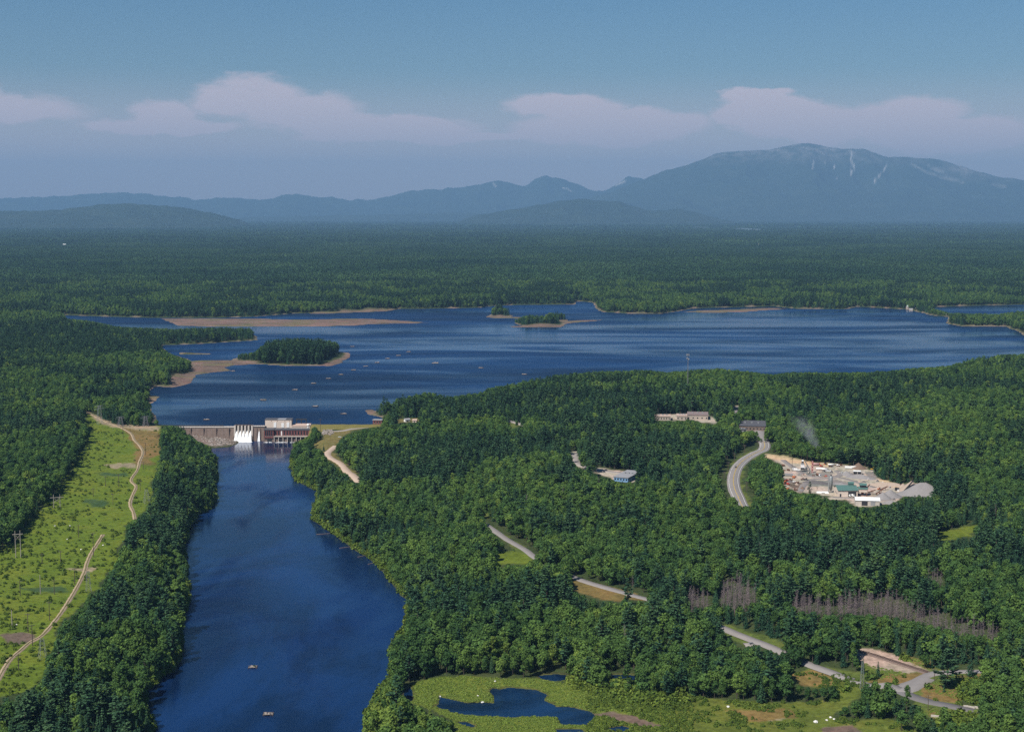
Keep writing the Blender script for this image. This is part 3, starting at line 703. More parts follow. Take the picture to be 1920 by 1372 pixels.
def plant_meshes(kind, trunk_segs, v, tint, leafm, barkm=None):
    """returns (trunk mesh, crown mesh, joined mesh)"""
    barkm = barkm or M_BARK
    n = len(v)
    lv = v.reshape(-1, 3); lf = np.arange(n * 4).reshape(-1, 4)
    crown = fast_mesh(kind + '_crown', lv, lf, leafm)
    a = crown.attributes.new('tint', 'FLOAT', 'FACE'); a.data.foreach_set('value', tint.astype(np.float32))
    if not trunk_segs: return None, crown, crown
    tv, tf = tubes(trunk_segs)
    trunk = new_mesh(kind + '_trunk', tv, tf, barkm)
    both = fast_mesh(kind, np.concatenate([np.array(tv), lv]), np.concatenate([np.array(tf), lf + len(tv)]), barkm)
    both.materials.append(leafm)
    both.polygons.foreach_set('material_index', np.concatenate([np.zeros(len(tf)), np.ones(n)]).astype(np.int32))
    a = both.attributes.new('tint', 'FLOAT', 'FACE'); a.data.foreach_set('value', np.concatenate([np.zeros(len(tf)), tint]).astype(np.float32))
    return trunk, crown, both
def unit(a): return a / (np.linalg.norm(a, axis=1, keepdims=True) + 1e-9)
def broadleaf(seed, h=13.0, w=4.0, n=760):
    r = random.Random(seed)
    blobs = []
    for k in range(11):
        a = r.uniform(0, 6.28); q = w * .62 * math.sqrt(r.random()); t = r.random()
        z = h * (.25 + .60 * t)
        q *= 1.0 - .65 * max(0, t - .35)
        blobs.append((q * math.cos(a), q * math.sin(a), z, r.uniform(1.25, 2.15) * w / 4))
    blobs.append((r.uniform(-.5, .5), r.uniform(-.5, .5), h * .88, 1.5 * w / 4))
    B = np.array(blobs)
    k = RNG.choice(len(B), n, p=B[:, 3] ** 2 / (B[:, 3] ** 2).sum())
    d = RNG.normal(size=(n, 3)); d[:, 2] += .35; d = unit(d)
    c = B[k, :3] + d * (B[k, 3] * RNG.uniform(.72, 1.1, n))[:, None] * np.array([1.08, 1.08, .92])
    nrm = unit(d * .9 + RNG.normal(size=(n, 3)) * .45 + np.array([0, 0, .25]))
    tint = np.clip(RNG.uniform(0, 1, n) * .5 + RNG.uniform(0, .5, len(B))[k], 0, 1)
    v, tint = quads_mesh('', c, nrm, RNG.uniform(.65, 1.15, n) * w / 4, None, tint=tint)
    segs = [((0, 0, -1.0), (.1, 0, h * .3), .24, .19), ((.1, 0, h * .3), (0, .1, h * .8), .19, .05)]
    for b in blobs[:6]: segs.append(((.08, 0, h * (.26 + .2 * r.random())), (b[0] * .85, b[1] * .85, b[2]), .10, .03))
    return plant_meshes('broadleaf', segs, v, tint, M_LEAF)
def pine(seed, h=18.0, w=3.6, lo=.24, nb=6, gap=1.0):
    r = random.Random(seed)
    C, Nn, S, A = [], [], [], []
    z = h * lo
    while z < h:
        t = (z - h * lo) / (h * (1 - lo))
        L = w * (0.55 + .6 * t / .35 if t < .35 else 1.15 * (1 - t) / .65 + .12) * r.uniform(.75, 1.1)
        for b in range(nb):
            a = r.uniform(0, 6.28); LL = L * r.uniform(.6, 1.15); up = r.uniform(.02, .22) + .25 * t
            for q in np.linspace(.35, 1.0, max(2, int(LL * 1.8))):
                for s in (0, 1):
                    C.append((math.cos(a) * LL * q + r.uniform(-.3, .3), math.sin(a) * LL * q + r.uniform(-.3, .3), z + LL * q * up + r.uniform(-.12, .22)))
                    Nn.append((r.gauss(0, .35), r.gauss(0, .35), 1)); S.append(r.uniform(.75, 1.25)); A.append((math.cos(a), math.sin(a), up))
        z += r.uniform(.85, 1.35) * gap
    n = len(C)
    v, tint = quads_mesh('', np.array(C), unit(np.array(Nn)), np.array(S), None, 1.15, np.array(A))
    return plant_meshes('pine', [((0, 0, -1), (0, 0, h * .5), .28, .2), ((0, 0, h * .5), (0, 0, h * .98), .2, .03)], v, tint, M_PINE)
def spruce(seed, h=13.0, w=2.3):
    r = random.Random(seed)
    C, Nn, S, A = [], [], [], []
    z = h * .10
    while z < h * .98:
        t = z / h
        L = w * (1 - t) ** .85 * r.uniform(.85, 1.1) + .15
        nb = max(4, int(9 * (1 - t) + 3))
        for b in range(nb):
            a = 6.28 * b / nb + r.uniform(-.3, .3); LL = L * r.uniform(.75, 1.12)
            for q in ((.55, 1.0) if LL > .9 else (.8,)):
                C.append((math.cos(a) * LL * q, math.sin(a) * LL * q, z - LL * q * .22))
                Nn.append((math.cos(a) * .55 + r.gauss(0, .2), math.sin(a) * .55 + r.gauss(0, .2), .8)); S.append(r.uniform(.8, 1.15) * (.55 + .45 * (1 - t))); A.append((math.cos(a), math.sin(a), -.3))
        z += .62
    v, tint = quads_mesh('', np.array(C), unit(np.array(Nn)), np.array(S), None, 1.2, np.array(A))
    return plant_meshes('spruce', [((0, 0, -1), (0, 0, h * .95), .2, .02)], v, tint, M_SPRUCE)
def shrub(seed, h=1.8, w=1.5, n=150, leafm=None):
    d = RNG.normal(size=(n, 3)); d[:, 2] = np.abs(d[:, 2]); d = unit(d)
    lump = 1 + .3 * np.sin(d[:, 0] * 4 + seed) * np.cos(d[:, 1] * 5 + seed)
    c = d * np.array([w, w, h]) * (RNG.uniform(.6, 1.05, n) * lump)[:, None]
    v, tint = quads_mesh('', c, unit(d + RNG.normal(size=(n, 3)) * .5), RNG.uniform(.4, .75, n), None)
    return plant_meshes('shrub', [((0, 0, -.5), (.05, 0, h * .7), .06, .03), ((0, 0, 0), (.4, .2, h * .6), .04, .02)], v, tint, leafm or M_SHRUB)
def snag(seed, h=13.0):
    r = random.Random(seed)
    lean = r.uniform(-.5, .5)
    segs = [((0, 0, -1), (lean * .5, 0, h * .55), .14, .10), ((lean * .5, 0, h * .55), (lean, r.uniform(-.4, .4), h), .10, .02)]
    br = []
    z = h * .25
    while z < h * .97:
        t = z / h; a = r.uniform(0, 6.28); L = (2.4 * (1 - t) + .5) * r.uniform(.5, 1.2)
        x0 = lean * t
        p1 = (x0 + math.cos(a) * L, math.sin(a) * L, z + L * r.uniform(-.1, .45))
        br.append(((x0, 0, z), p1, .055, .02))
        m_ = Vector((x0, 0, z)).lerp(Vector(p1), .55)
        for _ in range(2): br.append((tuple(m_), tuple(m_ + Vector((r.uniform(-.7, .7), r.uniform(-.7, .7), r.uniform(0, .6)))), .03, .012))
        z += r.uniform(.16, .3)
    tv, tf = tubes(segs, 5)
    bv, bf = tubes(br, 3)
    return new_mesh('snag_trunk', tv, tf, M_DEAD), new_mesh('snag_branches', bv, bf, M_DEAD)
BW = [3.9, 4.3, 4.7, 5.1, 4.2, 2.6, 2.9, 3.4]
BH = [11.0, 12.6, 14.0, 11.5, 13.0, 15.0, 13.6, 12.6]
BROAD = [broadleaf(k, BH[k], BW[k]) for k in range(8)]
PINES = [pine(40 + k, 17 + k % 3, 3.3 + .3 * (k % 3)) for k in range(5)]
BIG_PINE = pine(77, 18.5, 5.6, .10, 9, .95)
SPRUCES = [spruce(60 + k, 12 + k % 3, 2.0 + .25 * (k % 3)) for k in range(4)]
SHRUBS = [shrub(80 + k, 1.5 + .3 * (k % 3), 1.3 + .25 * (k % 2)) for k in range(5)]
REEDS = [shrub(95 + k, .55, 1.6, 80, M_REED) for k in range(3)]
SNAGS = [snag(100 + k, 11 + k % 4) for k in range(6)]
ALLK = BROAD + PINES + SPRUCES                      # proto index 0-7 broadleaf, 8-12 pine, 13-16 spruce
NB, NP = len(BROAD), len(PINES)
KH = BH[:] + [17 + k % 3 for k in range(5)] + [12 + k % 3 for k in range(4)]
KW = BW[:] + [3.3] * 5 + [2.0] * 4

def proto_collection(name, meshes):
    c = bpy.data.collections.new(name)
    for k, me in enumerate(meshes):
        o = bpy.data.objects.new('%s_%02d' % (name, k), me); c.objects.link(o)
    return c
def scatter(name, pts, rot, scl, idx, coll, label, cat=None, kind='stuff', group=None):
    """a mass of plants nobody could count: points that carry instances"""
    me = bpy.data.meshes.new(name)
    me.vertices.add(len(pts)); me.vertices.foreach_set('co', np.ascontiguousarray(pts, np.float32).ravel())
    for nm, ty, arr in (('rz', 'FLOAT', rot), ('scl', 'FLOAT', scl), ('idx', 'INT', idx)):
        a = me.attributes.new(nm, ty, 'POINT'); a.data.foreach_set('value', np.ascontiguousarray(arr, np.int32 if ty == 'INT' else np.float32))
    me.update()
    o = link(name, me)
    tag(o, label, cat, group, kind)
    ng = bpy.data.node_groups.new('scatter_' + name, 'GeometryNodeTree')
    ng.interface.new_socket('Geometry', in_out='INPUT', socket_type='NodeSocketGeometry')
    ng.interface.new_socket('Geometry', in_out='OUTPUT', socket_type='NodeSocketGeometry')
    nd = ng.nodes
    gi, go = nd.new('NodeGroupInput'), nd.new('NodeGroupOutput')
    ci = nd.new('GeometryNodeCollectionInfo'); ci.inputs['Collection'].default_value = coll
    ci.inputs['Separate Children'].default_value = True; ci.inputs['Reset Children'].default_value = True
    iop = nd.new('GeometryNodeInstanceOnPoints'); iop.inputs['Pick Instance'].default_value = True
    def attr(nm, ty):
        a = nd.new('GeometryNodeInputNamedAttribute'); a.data_type = ty; a.inputs['Name'].default_value = nm
        return a.outputs['Attribute']
    cmb = nd.new('ShaderNodeCombineXYZ'); ng.links.new(attr('rz', 'FLOAT'), cmb.inputs[2])
    L = ng.links.new
    L(gi.outputs[0], iop.inputs['Points']); L(ci.outputs[0], iop.inputs['Instance']); L(attr('idx', 'INT'), iop.inputs['Instance Index'])
    L(cmb.outputs[0], iop.inputs['Rotation']); L(attr('scl', 'FLOAT'), iop.inputs['Scale']); L(iop.outputs[0], go.inputs[0])
    md = o.modifiers.new('scatter', 'NODES'); md.node_group = ng
    return o
C_TREES = proto_collection('tree_kind', [t[2] for t in ALLK])
C_SHRUBS = proto_collection('shrub_kind', [t[2] for t in SHRUBS])
C_REEDS = proto_collection('reed_kind', [t[1] for t in REEDS])

# candidate trees on a jittered lattice of the wooded ground
def lattice(d0, d1, step, half=25.5):
    ys = np.arange(d0, d1, step)
    out = []
    for y in ys:
        w = y * math.tan(math.radians(half))
        x = np.arange(-w, w, step)
        out.append(np.stack([x, np.full(len(x), y)], 1))
    p = np.concatenate(out)
    return p + RNG.uniform(-.48, .48, p.shape) * step
cand = np.concatenate([lattice(470, 1000, 4.4), lattice(1000, 2100, 4.6), lattice(2100, 4000, 5.6)])
tx, ty = cand[:, 0], cand[:, 1]
tz = ground_z(tx, ty)
dry = (sample(S_RIVER, tx, ty) > 1.2) & ((np.minimum(sample(S_LAKE, tx, ty), sample(S_INLET, tx, ty)) > 6.5) | (ty < DAM_Y - 10)) & (sample(wet_pond, tx, ty) > 1.5)
onisl = np.zeros(len(tx), bool)
for p in ISLAND_W[:3]: onisl |= sdf(tx, ty, p, 20) < -4
dry |= onisl
k = np.nonzero((sample(SHOALM, tx, ty) < .15) & dry)[0]
tx, ty, tz = tx[k], ty[k], tz[k]
n = len(tx)
bu, bv = project(tx, ty, tz)
mu, mv = project(tx, ty, tz + 9)
ppm = FPX / np.sqrt(tx ** 2 + ty ** 2 + 200 ** 2)
stand = fbm(tx / 90, ty / 90, 3, 40)
small = fbm(tx / 25, ty / 25, 2, 50)
con = np.clip((stand - .52) * 6 + .26, .08, .85)
CM = np.zeros((RH, RW), np.uint8)
for p in CONIFERS: raster(p, CM, 1)
DM = np.zeros((RH, RW), np.uint8)
for p in DEAD: raster(p, DM, 1)
con = np.where((bv > 1080) & (bu > 430), con * .7, con)
BZN = np.zeros((RH, RW), np.uint8)
for p in ([(1820, 1275), (1940, 1250), (1940, 1450), (1840, 1450)], [(740, 1150), (1150, 1140), (1250, 1240), (1250, 1290), (740, 1270)], [(0, 840), (130, 850), (100, 950), (0, 1020)]): raster(p, BZN, 1)
con = np.where(look(BZN, mu, mv) > 0, .06, con)
con = np.where(look(CM, mu, mv) > 0, .8, con)
isc = RNG.uniform(0, 1, n) < con
ispine = RNG.uniform(0, 1, n) < np.clip(.45 + (small - .5) * 2, .1, .8)
idx = np.where(isc, np.where(ispine, NB + RNG.integers(0, NP, n), NB + NP + RNG.integers(0, 4, n)), RNG.integers(0, NB, n))
hh = np.array(KH)[idx]; ww = np.array(KW)[idx]
scl = RNG.uniform(.66, 1.25, n) * (.80 + .40 * small) * np.where(ty > 2300, .95, .84)
isl_k = onisl[k]
scl = np.where(isl_k, scl * 1.25, scl)
# young growth on open ground near the road, taller old stands
keep = np.zeros(n, bool)
near_road = np.zeros(n, bool)
for line, rad in (([(1434, 836), (1416, 850), (1397, 861), (1383, 875), (1377, 889), (1375, 903), (1378, 919), (1391, 948)], 13.0), ([(1350, 1175), (1420, 1203), (1440, 1211)], 5.0), ([(1545, 1258), (1600, 1276), (1680, 1287), (1735, 1268), (1800, 1259), (1860, 1258)], 6.5), ([(1088, 1087), (1220, 1125)], 6.0), ([(905, 980), (1003, 1045)], 6.0), ([(1690, 1296), (1745, 1316), (1835, 1336)], 7.0)):
    Q = [at(*q) for q in line]
    for a_, b_ in zip(Q[:-1], Q[1:]):
        ex, ey = b_.x - a_.x, b_.y - a_.y
        tt = np.clip(((tx - a_.x) * ex + (ty - a_.y) * ey) / (ex * ex + ey * ey), 0, 1)
        near_road |= np.hypot(tx - a_.x - tt * ex, ty - a_.y - tt * ey) < rad
for shrink in (1.0, .72, .5, .33, .2):
    bad = np.zeros(n, bool)
    for f, sx in ((0.0, 0), (.3, 0), (.62, -.45), (.62, .45), (.85, 0), (1.0, 0)):
        uu, vv = project(tx, ty, tz + hh * scl * shrink * f)
        uu = uu + sx * ww * scl * shrink * ppm
        bad |= (look(VIS, uu, vv) > 0) if f < .9 or shrink > .6 else (look(VIS, uu, vv) > 0)
        if f > .3: bad |= look(DM, uu, vv) > 0
    new = ~bad & ~keep
    scl = np.where(new, scl * shrink, scl)
    keep |= new & ~near_road
    if shrink == .72: pass
dead = np.zeros(n, bool)
strew = keep & ~dead & (RNG.uniform(0, 1, n) < .0016) & (ty < 1500)
dead |= strew
live = keep & ~dead
ROT = RNG.uniform(0, 6.28, n)
view = (bu > -25) & (bu < 1945) & (bv < 1440)
order = np.argsort(np.hypot(tx, ty))
def nearest(sel, count): return order[sel[order]][:count]
near_b = nearest(live & (idx < NB) & view, 290)
near_p = nearest(live & (idx >= NB) & (idx < NB + NP) & view, 290)
near_s = nearest(live & (idx >= NB + NP) & view, 290)
def where_words(i):
    u, v = float(mu[i]), float(mv[i])
    if u < 420: return 'on the left bank between river and power line cutting' if u > 60 else 'beside the power line cutting'
    if u < 860 and v > 1180: return 'on the right bank between river and marsh pond'
    if v > 1290 and u > 1500: return 'around the road junction'
    if u < 900: return 'on the right bank of the river upstream of the marsh'
    if v > 1180 and u < 1320: return 'behind the marsh pond'
    return 'beside the country road at the lower right'
def plant(i, base, cat, word):
    t = ALLK[idx[i]]
    o = bpy.data.objects.new(base, None); COL.objects.link(o)
    o.location = (tx[i], ty[i], tz[i]); o.rotation_euler = (0, 0, ROT[i]); o.scale = (scl[i],) * 3
    o.empty_display_size = .5
    w = where_words(i)
    size = 'large ' if scl[i] > .98 else ('small ' if scl[i] < .68 else '')
    tag(o, '%s%s %s' % (size, word, w), cat, '%ss %s' % (base.replace('_', ' '), w))
    link('trunk', t[0], o); link('crown', t[1], o)
for i in near_b: plant(i, 'broadleaf_tree', 'tree', 'round leafy green tree')
for i in near_p: plant(i, 'pine_tree', 'tree', 'layered blue-green pine tree')
for i in near_s: plant(i, 'spruce_tree', 'tree', 'narrow dark spruce tree')
live[near_b] = False; live[near_p] = False; live[near_s] = False
for i in np.nonzero(dead & view)[0][np.argsort(np.hypot(tx, ty)[np.nonzero(dead & view)[0]])][:290]:
    s_ = SNAGS[i % len(SNAGS)]
    o = bpy.data.objects.new('dead_tree', None); COL.objects.link(o)
    o.location = (tx[i], ty[i], tz[i]); o.rotation_euler = (0, 0, ROT[i]); o.scale = (scl[i] * 1.05,) * 3
    tag(o, 'single bare grey dead tree scattered among the green forest', 'dead tree', 'dead trees scattered through the forest')
    link('trunk', s_[0], o); link('branches', s_[1], o)
dl = lattice(640, 1020, 3.6)
dz_ = ground_z(dl[:, 0], dl[:, 1])
du, dv = project(dl[:, 0], dl[:, 1], dz_ + 8); du2, dv2 = project(dl[:, 0], dl[:, 1], dz_ + 12)
kk = np.nonzero((look(DM, du, dv) > 0) & (look(DM, du2, dv2) > 0) & (du < 1925) & (sample(S_RIVER, dl[:, 0], dl[:, 1]) > 3))[0]
kk = kk[np.argsort(dl[kk, 1])]
for q, i in enumerate(kk[:290]):
    s_ = SNAGS[q % len(SNAGS)]
    o = bpy.data.objects.new('dead_tree', None); COL.objects.link(o)
    o.location = (dl[i, 0], dl[i, 1], dz_[i]); o.rotation_euler = (0, 0, RNG.uniform(0, 6.28)); o.scale = (RNG.uniform(.85, 1.1),) * 3
    w_ = 'in the separate clump left of the dead belt' if du[i] < 1440 else ('at the left end of the grey dead belt' if du[i] < 1620 else ('in the middle of the grey dead belt' if du[i] < 1760 else 'at the right end of the grey dead belt'))
    tag(o, 'bare grey dead tree ' + w_, 'dead tree', 'dead trees ' + w_)
    link('trunk', s_[0], o); link('branches', s_[1], o)
if len(kk) > 290:
    C_SNAG = proto_collection('snag_kind', [t[1] for t in SNAGS])
    r_ = kk[290:]
    scatter('dead_forest', np.c_[dl[r_], dz_[r_]], RNG.uniform(0, 6.28, len(r_)), RNG.uniform(.85, 1.1, len(r_)), RNG.integers(0, 6, len(r_)), C_SNAG, 'rest of the belt of bare grey dead trees')
print('snags', len(kk))
def forest(sel, label):
    if sel.sum() < 5: return
    scatter('forest', np.stack([tx, ty, tz], 1)[sel], ROT[sel], scl[sel], idx[sel], C_TREES, label)
isl_id = np.full(n, -1)
for q, p in enumerate(ISLAND_W[:3]): isl_id[(sdf(tx, ty, p, 20) < 0)] = q
forest(live & (isl_id == 0), 'dark wooded island with brown shore nearest the dam')
forest(live & (isl_id == 1), 'dark wooded islet in the middle of the lake')
forest(live & (isl_id == 2), 'smallest round wooded islet far out in the lake')
mainl = live & (isl_id < 0)
beyond = mainl & (bv < 600) 
leftcut = mainl & ~beyond & (bu < 420)
bank_l = leftcut & (bu > np.interp(bv, [780, 850, 990, 1075, 1165, 1240, 1372], [300, 290, 235, 200, 112, 90, 0])) & (bv > 800)
forest(beyond, 'forest along the far shore of the lake')
forest(bank_l, 'strip of leafy forest between the river and the power line cutting')
forest(leftcut & ~bank_l, 'dark forest on the left beyond the power line cutting')
forest(mainl & ~beyond & ~leftcut, 'broad mixed forest covering the land right of the river')
# the plain beyond: parcels of forest
def parcel(seed, size=90, count=210):
    """a patch of forest: thinned copies of the same trees, their leaf clumps enlarged to match"""
    r = random.Random(seed)
    V, T = [], []
    for q in range(count):
        conif = r.random() < .5
        k = r.randrange(NB) if not conif else NB + r.randrange(NP + 4)
        co, ti = CROWN_ARR[k]
        m_ = 46 if not conif else 40
        pick = RNG.choice(len(co), min(m_, len(co)), replace=False)
        qd = co[pick]; c_ = qd.mean(1, keepdims=True)
        s_ = r.uniform(.7, 1.2)
        qd = (c_ + (qd - c_) * 2.6) * s_
        qd[:, :, 0] += r.uniform(-size / 2, size / 2); qd[:, :, 1] += r.uniform(-size / 2, size / 2)
        V.append(qd); T.append(np.clip(ti[pick] * .5 + (r.random() * .25 if conif else .25 + .6 * r.random()), 0, 1))
    V = np.concatenate(V).reshape(-1, 3); T = np.concatenate(T)
    me = fast_mesh('forest_parcel', V, np.arange(len(V)).reshape(-1, 4), M_LEAF_FAR)
    a = me.attributes.new('tint', 'FLOAT', 'FACE'); a.data.foreach_set('value', T.astype(np.float32))
    return me
CROWN_ARR = []
for t in ALLK:
    me = t[1]; co = np.empty(len(me.vertices) * 3, np.float32); me.vertices.foreach_get('co', co)
    ti = np.empty(len(me.polygons), np.float32); me.attributes['tint'].data.foreach_get('value', ti)
    CROWN_ARR.append((co.reshape(-1, 4, 3), ti))
M_LEAF_FAR = leaf_material('far_leaves', [(0, (.022, .048, .019)), (.35, (.038, .074, .023)), (.65, (.058, .100, .027)), (1, (.090, .135, .032))], .1, .0016, .3, 1.9)
C_FAR = proto_collection('parcel_kind', [parcel(200 + k) for k in range(7)])
fp = np.concatenate([lattice(4000, 9000, 72, 25), lattice(9000, 17000, 120, 24), lattice(17000, 28000, 230, 23.5)])
fz = ground_z(fp[:, 0], fp[:, 1])
big = np.where(fp[:, 1] > 17000, 2.3, np.where(fp[:, 1] > 9000, 1.5, 1.0))
scatter('forest', np.stack([fp[:, 0], fp[:, 1], fz - 1.0], 1), RNG.uniform(0, 6.28, len(fp)), big * RNG.uniform(.9, 1.1, len(fp)), RNG.integers(0, 7, len(fp)), C_FAR,
        'endless forest of the plain between the lake and the mountains')
print('trees', n, 'kept', keep.sum(), 'dead', dead.sum(), 'far', len(fp))
# ------------------------------------------------------------------ builders for made things
class MB:
    def __init__(s): s.v, s.f = [], []
    def add(s, vs, fs):
        k = len(s.v); s.v += [tuple(map(float, p)) for p in vs]; s.f += [tuple(k + i for i in f) for f in fs]; return s
    def box(s, x0, x1, y0, y1, z0, z1, rz=0.0, c=None):
        p = [(x, y, z) for z in (z0, z1) for x, y in ((x0, y0), (x1, y0), (x1, y1), (x0, y1))]
        if rz:
            cx_, cy2 = c or ((x0 + x1) / 2, (y0 + y1) / 2); co, si = math.cos(rz), math.sin(rz)
            p = [(cx_ + (x - cx_) * co - (y - cy2) * si, cy2 + (x - cx_) * si + (y - cy2) * co, z) for x, y, z in p]
        return s.add(p, [(3, 2, 1, 0), (4, 5, 6, 7), (0, 1, 5, 4), (1, 2, 6, 5), (2, 3, 7, 6), (3, 0, 4, 7)])
    def hexa(s, bottom, top):
        return s.add(list(bottom) + list(top), [(3, 2, 1, 0), (4, 5, 6, 7), (0, 1, 5, 4), (1, 2, 6, 5), (2, 3, 7, 6), (3, 0, 4, 7)])
    def tube(s, p0, p1, r0, r1=None, n=8, cap=True):
        r1 = r0 if r1 is None else r1
        vs, fs = tubes([(p0, p1, r0, r1)], n)
        if cap: fs = fs + [tuple(reversed(range(n))), tuple(range(n, 2 * n))]
        return s.add(vs, fs)
    def beam(s, p0, p1, w, h=None):
        h = h or w
        p0, p1 = Vector(p0), Vector(p1); d = (p1 - p0).normalized()
        a = d.cross(Vector((0, 0, 1)))
        a = Vector((1, 0, 0)) if a.length < 1e-4 else a.normalized()
        b = a.cross(d)
        q = [(-w / 2, -h / 2), (w / 2, -h / 2), (w / 2, h / 2), (-w / 2, h / 2)]
        return s.hexa([p0 + a * i + b * j for i, j in q], [p1 + a * i + b * j for i, j in q])
    def gable(s, x0, x1, y0, y1, z0, z1, over=.4, th=.18):
        """two roof slabs, ridge along x"""
        ym = (y0 + y1) / 2
        for ya in (y0 - over, y1 + over):
            zz = z0 - over * (z1 - z0) / ((y1 - y0) / 2)
            a = [(x0 - over, ya, zz), (x1 + over, ya, zz), (x1 + over, ym, z1), (x0 - over, ym, z1)]
            if ya > ym: a = [a[1], a[0], a[3], a[2]]
            s.hexa(a, [(x, y, z + th) for x, y, z in a])
        return s
    def lathe(s, prof, n=12, c=(0, 0)):
        k = len(s.v)
        for r, z in prof:
            for i in range(n):
                w = 6.28319 * i / n; s.v.append((c[0] + r * math.cos(w), c[1] + r * math.sin(w), z))
        for j in range(len(prof) - 1):
            for i in range(n): s.f.append((k + j * n + i, k + j * n + (i + 1) % n, k + (j + 1) * n + (i + 1) % n, k + (j + 1) * n + i))
        s.f.append(tuple(k + i for i in reversed(range(n)))); s.f.append(tuple(k + (len(prof) - 1) * n + i for i in range(n)))
        return s
    def rock(s, c, r, seed=0, flat=.7):
        rr = random.Random(seed); k = len(s.v); n = 7
        prof = [(.55, -.45), (1, -.05), (.85, .45), (.35, .8)]
        for q, z in prof:
            for i in range(n):
                w = 6.28319 * i / n; j = rr.uniform(.75, 1.2)
                s.v.append((c[0] + r * q * j * math.cos(w), c[1] + r * q * j * math.sin(w), c[2] + r * flat * z * rr.uniform(.8, 1.2)))
        for j in range(3):
            for i in range(n): s.f.append((k + j * n + i, k + j * n + (i + 1) % n, k + (j + 1) * n + (i + 1) % n, k + (j + 1) * n + i))
        s.f.append(tuple(k + 3 * n + i for i in range(n)))
        return s
    def mesh(s, name, m, smooth=False): return new_mesh(name, s.v, s.f, m, smooth)
    def build(s, name, m, parent=None, smooth=False): return link(name, s.mesh(name, m, smooth), parent)
def root(name, loc, yaw, label, cat, group=None, scale=1.0):
    o = bpy.data.objects.new(name, None); COL.objects.link(o)
    o.location = loc; o.rotation_euler = (0, 0, yaw); o.scale = (scale,) * 3; o.empty_display_size = 1
    return tag(o, label, cat, group)
M_CONC = mat('weathered_concrete', (.185, .138, .115), .9, .5, .45, bump=.05)
M_CONC_L = mat('pale_concrete', (.48, .43, .38), .9, .3, .5)
M_BRICK = mat('dark_red_brick', (.17, .062, .058), .9, .25, .8, bump=.03)
M_GLASS = mat('dark_glass', (.02, .025, .03), .15, .1, 1, spec=.6)
M_BEIGE = mat('beige_siding', (.62, .52, .44), .8, .12, .4)
M_WHITE = mat('white_paint', (.80, .80, .78), .6, .08, .6)
M_FOAM = mat('white_water', (.85, .87, .88), .7, .14, .9, bump=.15)
M_ROOFD = mat('dark_roofing', (.085, .085, .095), .85, .25, .5)
M_ROOFT = mat('tan_roofing', (.45, .33, .27), .85, .25, .4)
M_STEEL = mat('grey_steel', (.22, .22, .23), .55, .2, 1, metal=.4)
M_GALV = mat('galvanised_steel', (.30, .31, .31), .5, .15, 1, metal=.3)
M_DARKM = mat('dark_metal', (.035, .035, .04), .6, .2, 1)
M_WOOD = mat('pole_wood', (.10, .075, .058), .9, .3, 1.5)
M_WOODL = mat('grey_pole_wood', (.34, .30, .26), .9, .2, 1.5)
M_ROCK = mat('pale_rock', (.28, .24, .21), .95, .4, .6, bump=.1)
M_ROCKW = mat('white_boulder', (.66, .64, .60), .9, .2, .8, bump=.06)
M_TIMBER = mat('wet_timber', (.12, .10, .085), .9, .35, 1.2)
M_ASPH = mat('old_asphalt', (.235, .215, .205), .92, .16, .12)
M_ASPH_D = mat('dark_asphalt', (.150, .140, .138), .92, .2, .12)
M_DIRT = mat('dirt_track', (.34, .255, .17), .95, .3, .35)
M_TRACKG = mat('grassy_crown', (.15, .135, .05), .95, .35, .4)
M_SANDR = mat('sandy_road', (.44, .335, .26), .95, .14, .15)
M_GRAVELR = mat('gravel_road', (.30, .265, .24), .95, .2, .2)
M_YEL = mat('yellow_line', (.55, .38, .05), .7, .15, .5)
M_LINE = mat('white_line', (.70, .70, .68), .7, .15, .5)
M_TYRE = mat('rubber', (.022, .022, .022), .85, .1, 1)
M_RED = mat('faded_red_paint', (.42, .045, .035), .6, .25, .8)
M_ORANGE = mat('faded_orange_paint', (.55, .17, .06), .65, .25, .8)
M_YELLOW = mat('yellow_machine_paint', (.60, .36, .03), .55, .2, .8)
M_RUST = mat('rusty_steel', (.17, .075, .045), .85, .4, .8)
M_GREENR = mat('green_metal_roof', (.085, .165, .145), .5, .12, .5)
M_BLUE = mat('blue_siding', (.16, .30, .48), .7, .12, .5)
M_TAN = mat('dull_tan_siding', (.40, .335, .285), .85, .2, .3)
M_LGREY = mat('light_grey_roof', (.27, .27, .28), .8, .15, .3)
M_PILE_G = mat('grey_stone_pile', (.24, .225, .22), .95, .2, .7, bump=.25)
M_PILE_T = mat('tan_gravel_pile', (.37, .29, .23), .95, .2, .7, bump=.25)
M_PILE_D = mat('dark_asphalt_pile', (.115, .105, .105), .95, .25, .7, bump=.25)
M_PILE_B = mat('brown_earth_pile', (.17, .115, .085), .95, .25, .7, bump=.25)
M_GRASSB = mat('embankment_grass', (.155, .135, .036), .95, .35, .12, bump=.2)

